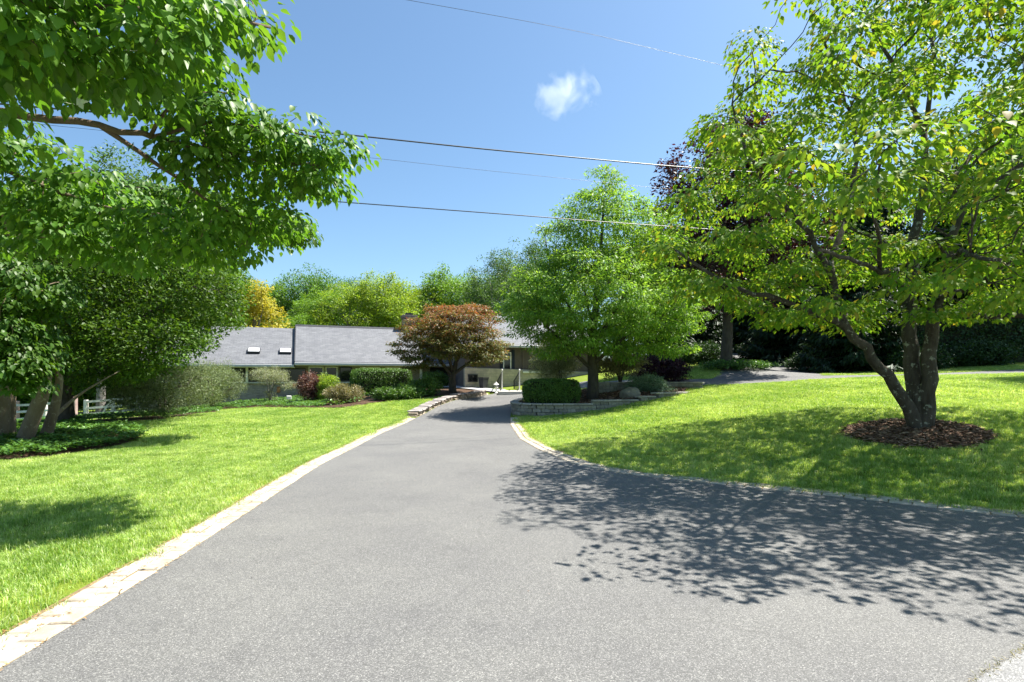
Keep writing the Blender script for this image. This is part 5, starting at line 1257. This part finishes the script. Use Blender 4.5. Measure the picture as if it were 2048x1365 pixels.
# moss and weeds in the seam at the street edge
n = 420; X = rng.uniform(1.7, 4.2, n); Y = 1.30+0.574*X+rng.normal(size=n)*0.012
o = link('weeds', leaves_mesh('weeds', np.stack([X, Y, tz(X, Y)+0.03], 1), unit(n)*[1,1,.3]+[0,0,.35], np.array([0,0,1.0])+unit(n)*.5, 0.022*(0.5+rng.random(n)), NARROW, M['lf_dull']))
tag(o, 'thin line of weeds in the pavement seam', 'weeds', kind='stuff')

# dry needles and bits blown along the pavers and onto the asphalt
M['litter'] = leaf_mat('dry_litter', [(0.20,0.11,0.04),(0.34,0.20,0.08),(0.46,0.32,0.15)], trans=0.1, rough=0.8, spec=0.2, gain=1.0)
n = 3600; Y = rng.uniform(1.8, 19.5, n); side = rng.random(n) < 0.62
off = np.where(rng.random(n) < 0.45, -0.305+np.abs(rng.normal(size=n))*0.02, np.where(rng.random(n) < 0.5, -0.15, 0.0)+rng.normal(size=n)*0.018)
X = np.where(side, XL(Y)+off, XR(Y)-off)
k = (Y > 4.8) | side; X, Y = X[k], Y[k]; n = len(X); a = rng.random(n)*6.283
o = link('litter', leaves_mesh('litter', np.stack([X, Y, tz(X, Y)+0.034], 1), np.stack([np.cos(a), np.sin(a), 0.03*rng.normal(size=n)], 1), np.array([0,0,1.0])+unit(n)*.2, 0.035*(0.4+rng.random(n)), NARROW, M['litter']))
tag(o, 'dry brown needles gathered along the paver joints', 'litter', kind='stuff')
n = 150; Y = rng.uniform(2.2, 14, n); X = XL(Y)+(np.minimum(XR(Y), 4.5)-XL(Y))*rng.random(n); a = rng.random(n)*6.283
o = link('litter', leaves_mesh('litter', np.stack([X, Y, tz(X, Y)+0.028], 1), np.stack([np.cos(a), np.sin(a), 0.1*rng.normal(size=n)], 1), np.array([0,0,1.0])+unit(n)*.4, 0.016*(0.4+rng.random(n)), LEAF4, M['chip']))
tag(o, 'tiny dark bits scattered over the open asphalt', 'litter', kind='stuff')

# ================================================================== CLOUD
cl = W(1128, 182, 420)
bm2 = bmesh.new(); bmesh.ops.create_icosphere(bm2, subdivisions=4, radius=1); me = bpy.data.meshes.new('cloud')
for v in bm2.verts:
    k = 1+0.25*mnoise.noise(v.co*1.3); v.co = Vector((v.co.x*32*k, v.co.y*18*k, v.co.z*23*k))
bm2.to_mesh(me); bm2.free()
m, nt, b_, o_ = nmat('cloud_vapour'); nt.nodes.remove(b_)
v = coord(nt); mp = N(nt, 'ShaderNodeMapping'); mp.inputs['Scale'].default_value = (1/34, 1/18, 1/24); nt.links.new(v, mp.inputs[0])
ln = N(nt, 'ShaderNodeVectorMath', operation='LENGTH'); nt.links.new(mp.outputs[0], ln.inputs[0])
nz = noise(nt, v, 0.055, 4, 0.6, 0.4)
sb = N(nt, 'ShaderNodeMath', operation='SUBTRACT'); nt.links.new(nz, sb.inputs[0])
ml = N(nt, 'ShaderNodeMath', operation='MULTIPLY_ADD'); nt.links.new(ln.outputs['Value'], ml.inputs[0]); ml.inputs[1].default_value = 0.42; ml.inputs[2].default_value = 0.25
nt.links.new(ml.outputs[0], sb.inputs[1])
mr = N(nt, 'ShaderNodeMapRange'); mr.inputs[1].default_value = 0.0; mr.inputs[2].default_value = 0.22; mr.inputs[3].default_value = 0; mr.inputs[4].default_value = 0.032
nt.links.new(sb.outputs[0], mr.inputs[0])
pv = N(nt, 'ShaderNodeVolumePrincipled'); pv.inputs['Color'].default_value = (0.96,0.96,0.97,1); pv.inputs['Anisotropy'].default_value = 0.2
nt.links.new(mr.outputs[0], pv.inputs['Density']); nt.links.new(pv.outputs[0], o_.inputs['Volume'])
me.materials.append(m)
tag(link('cloud', me, None, cl), 'single small wispy white cloud in the blue sky', 'cloud', kind='thing')
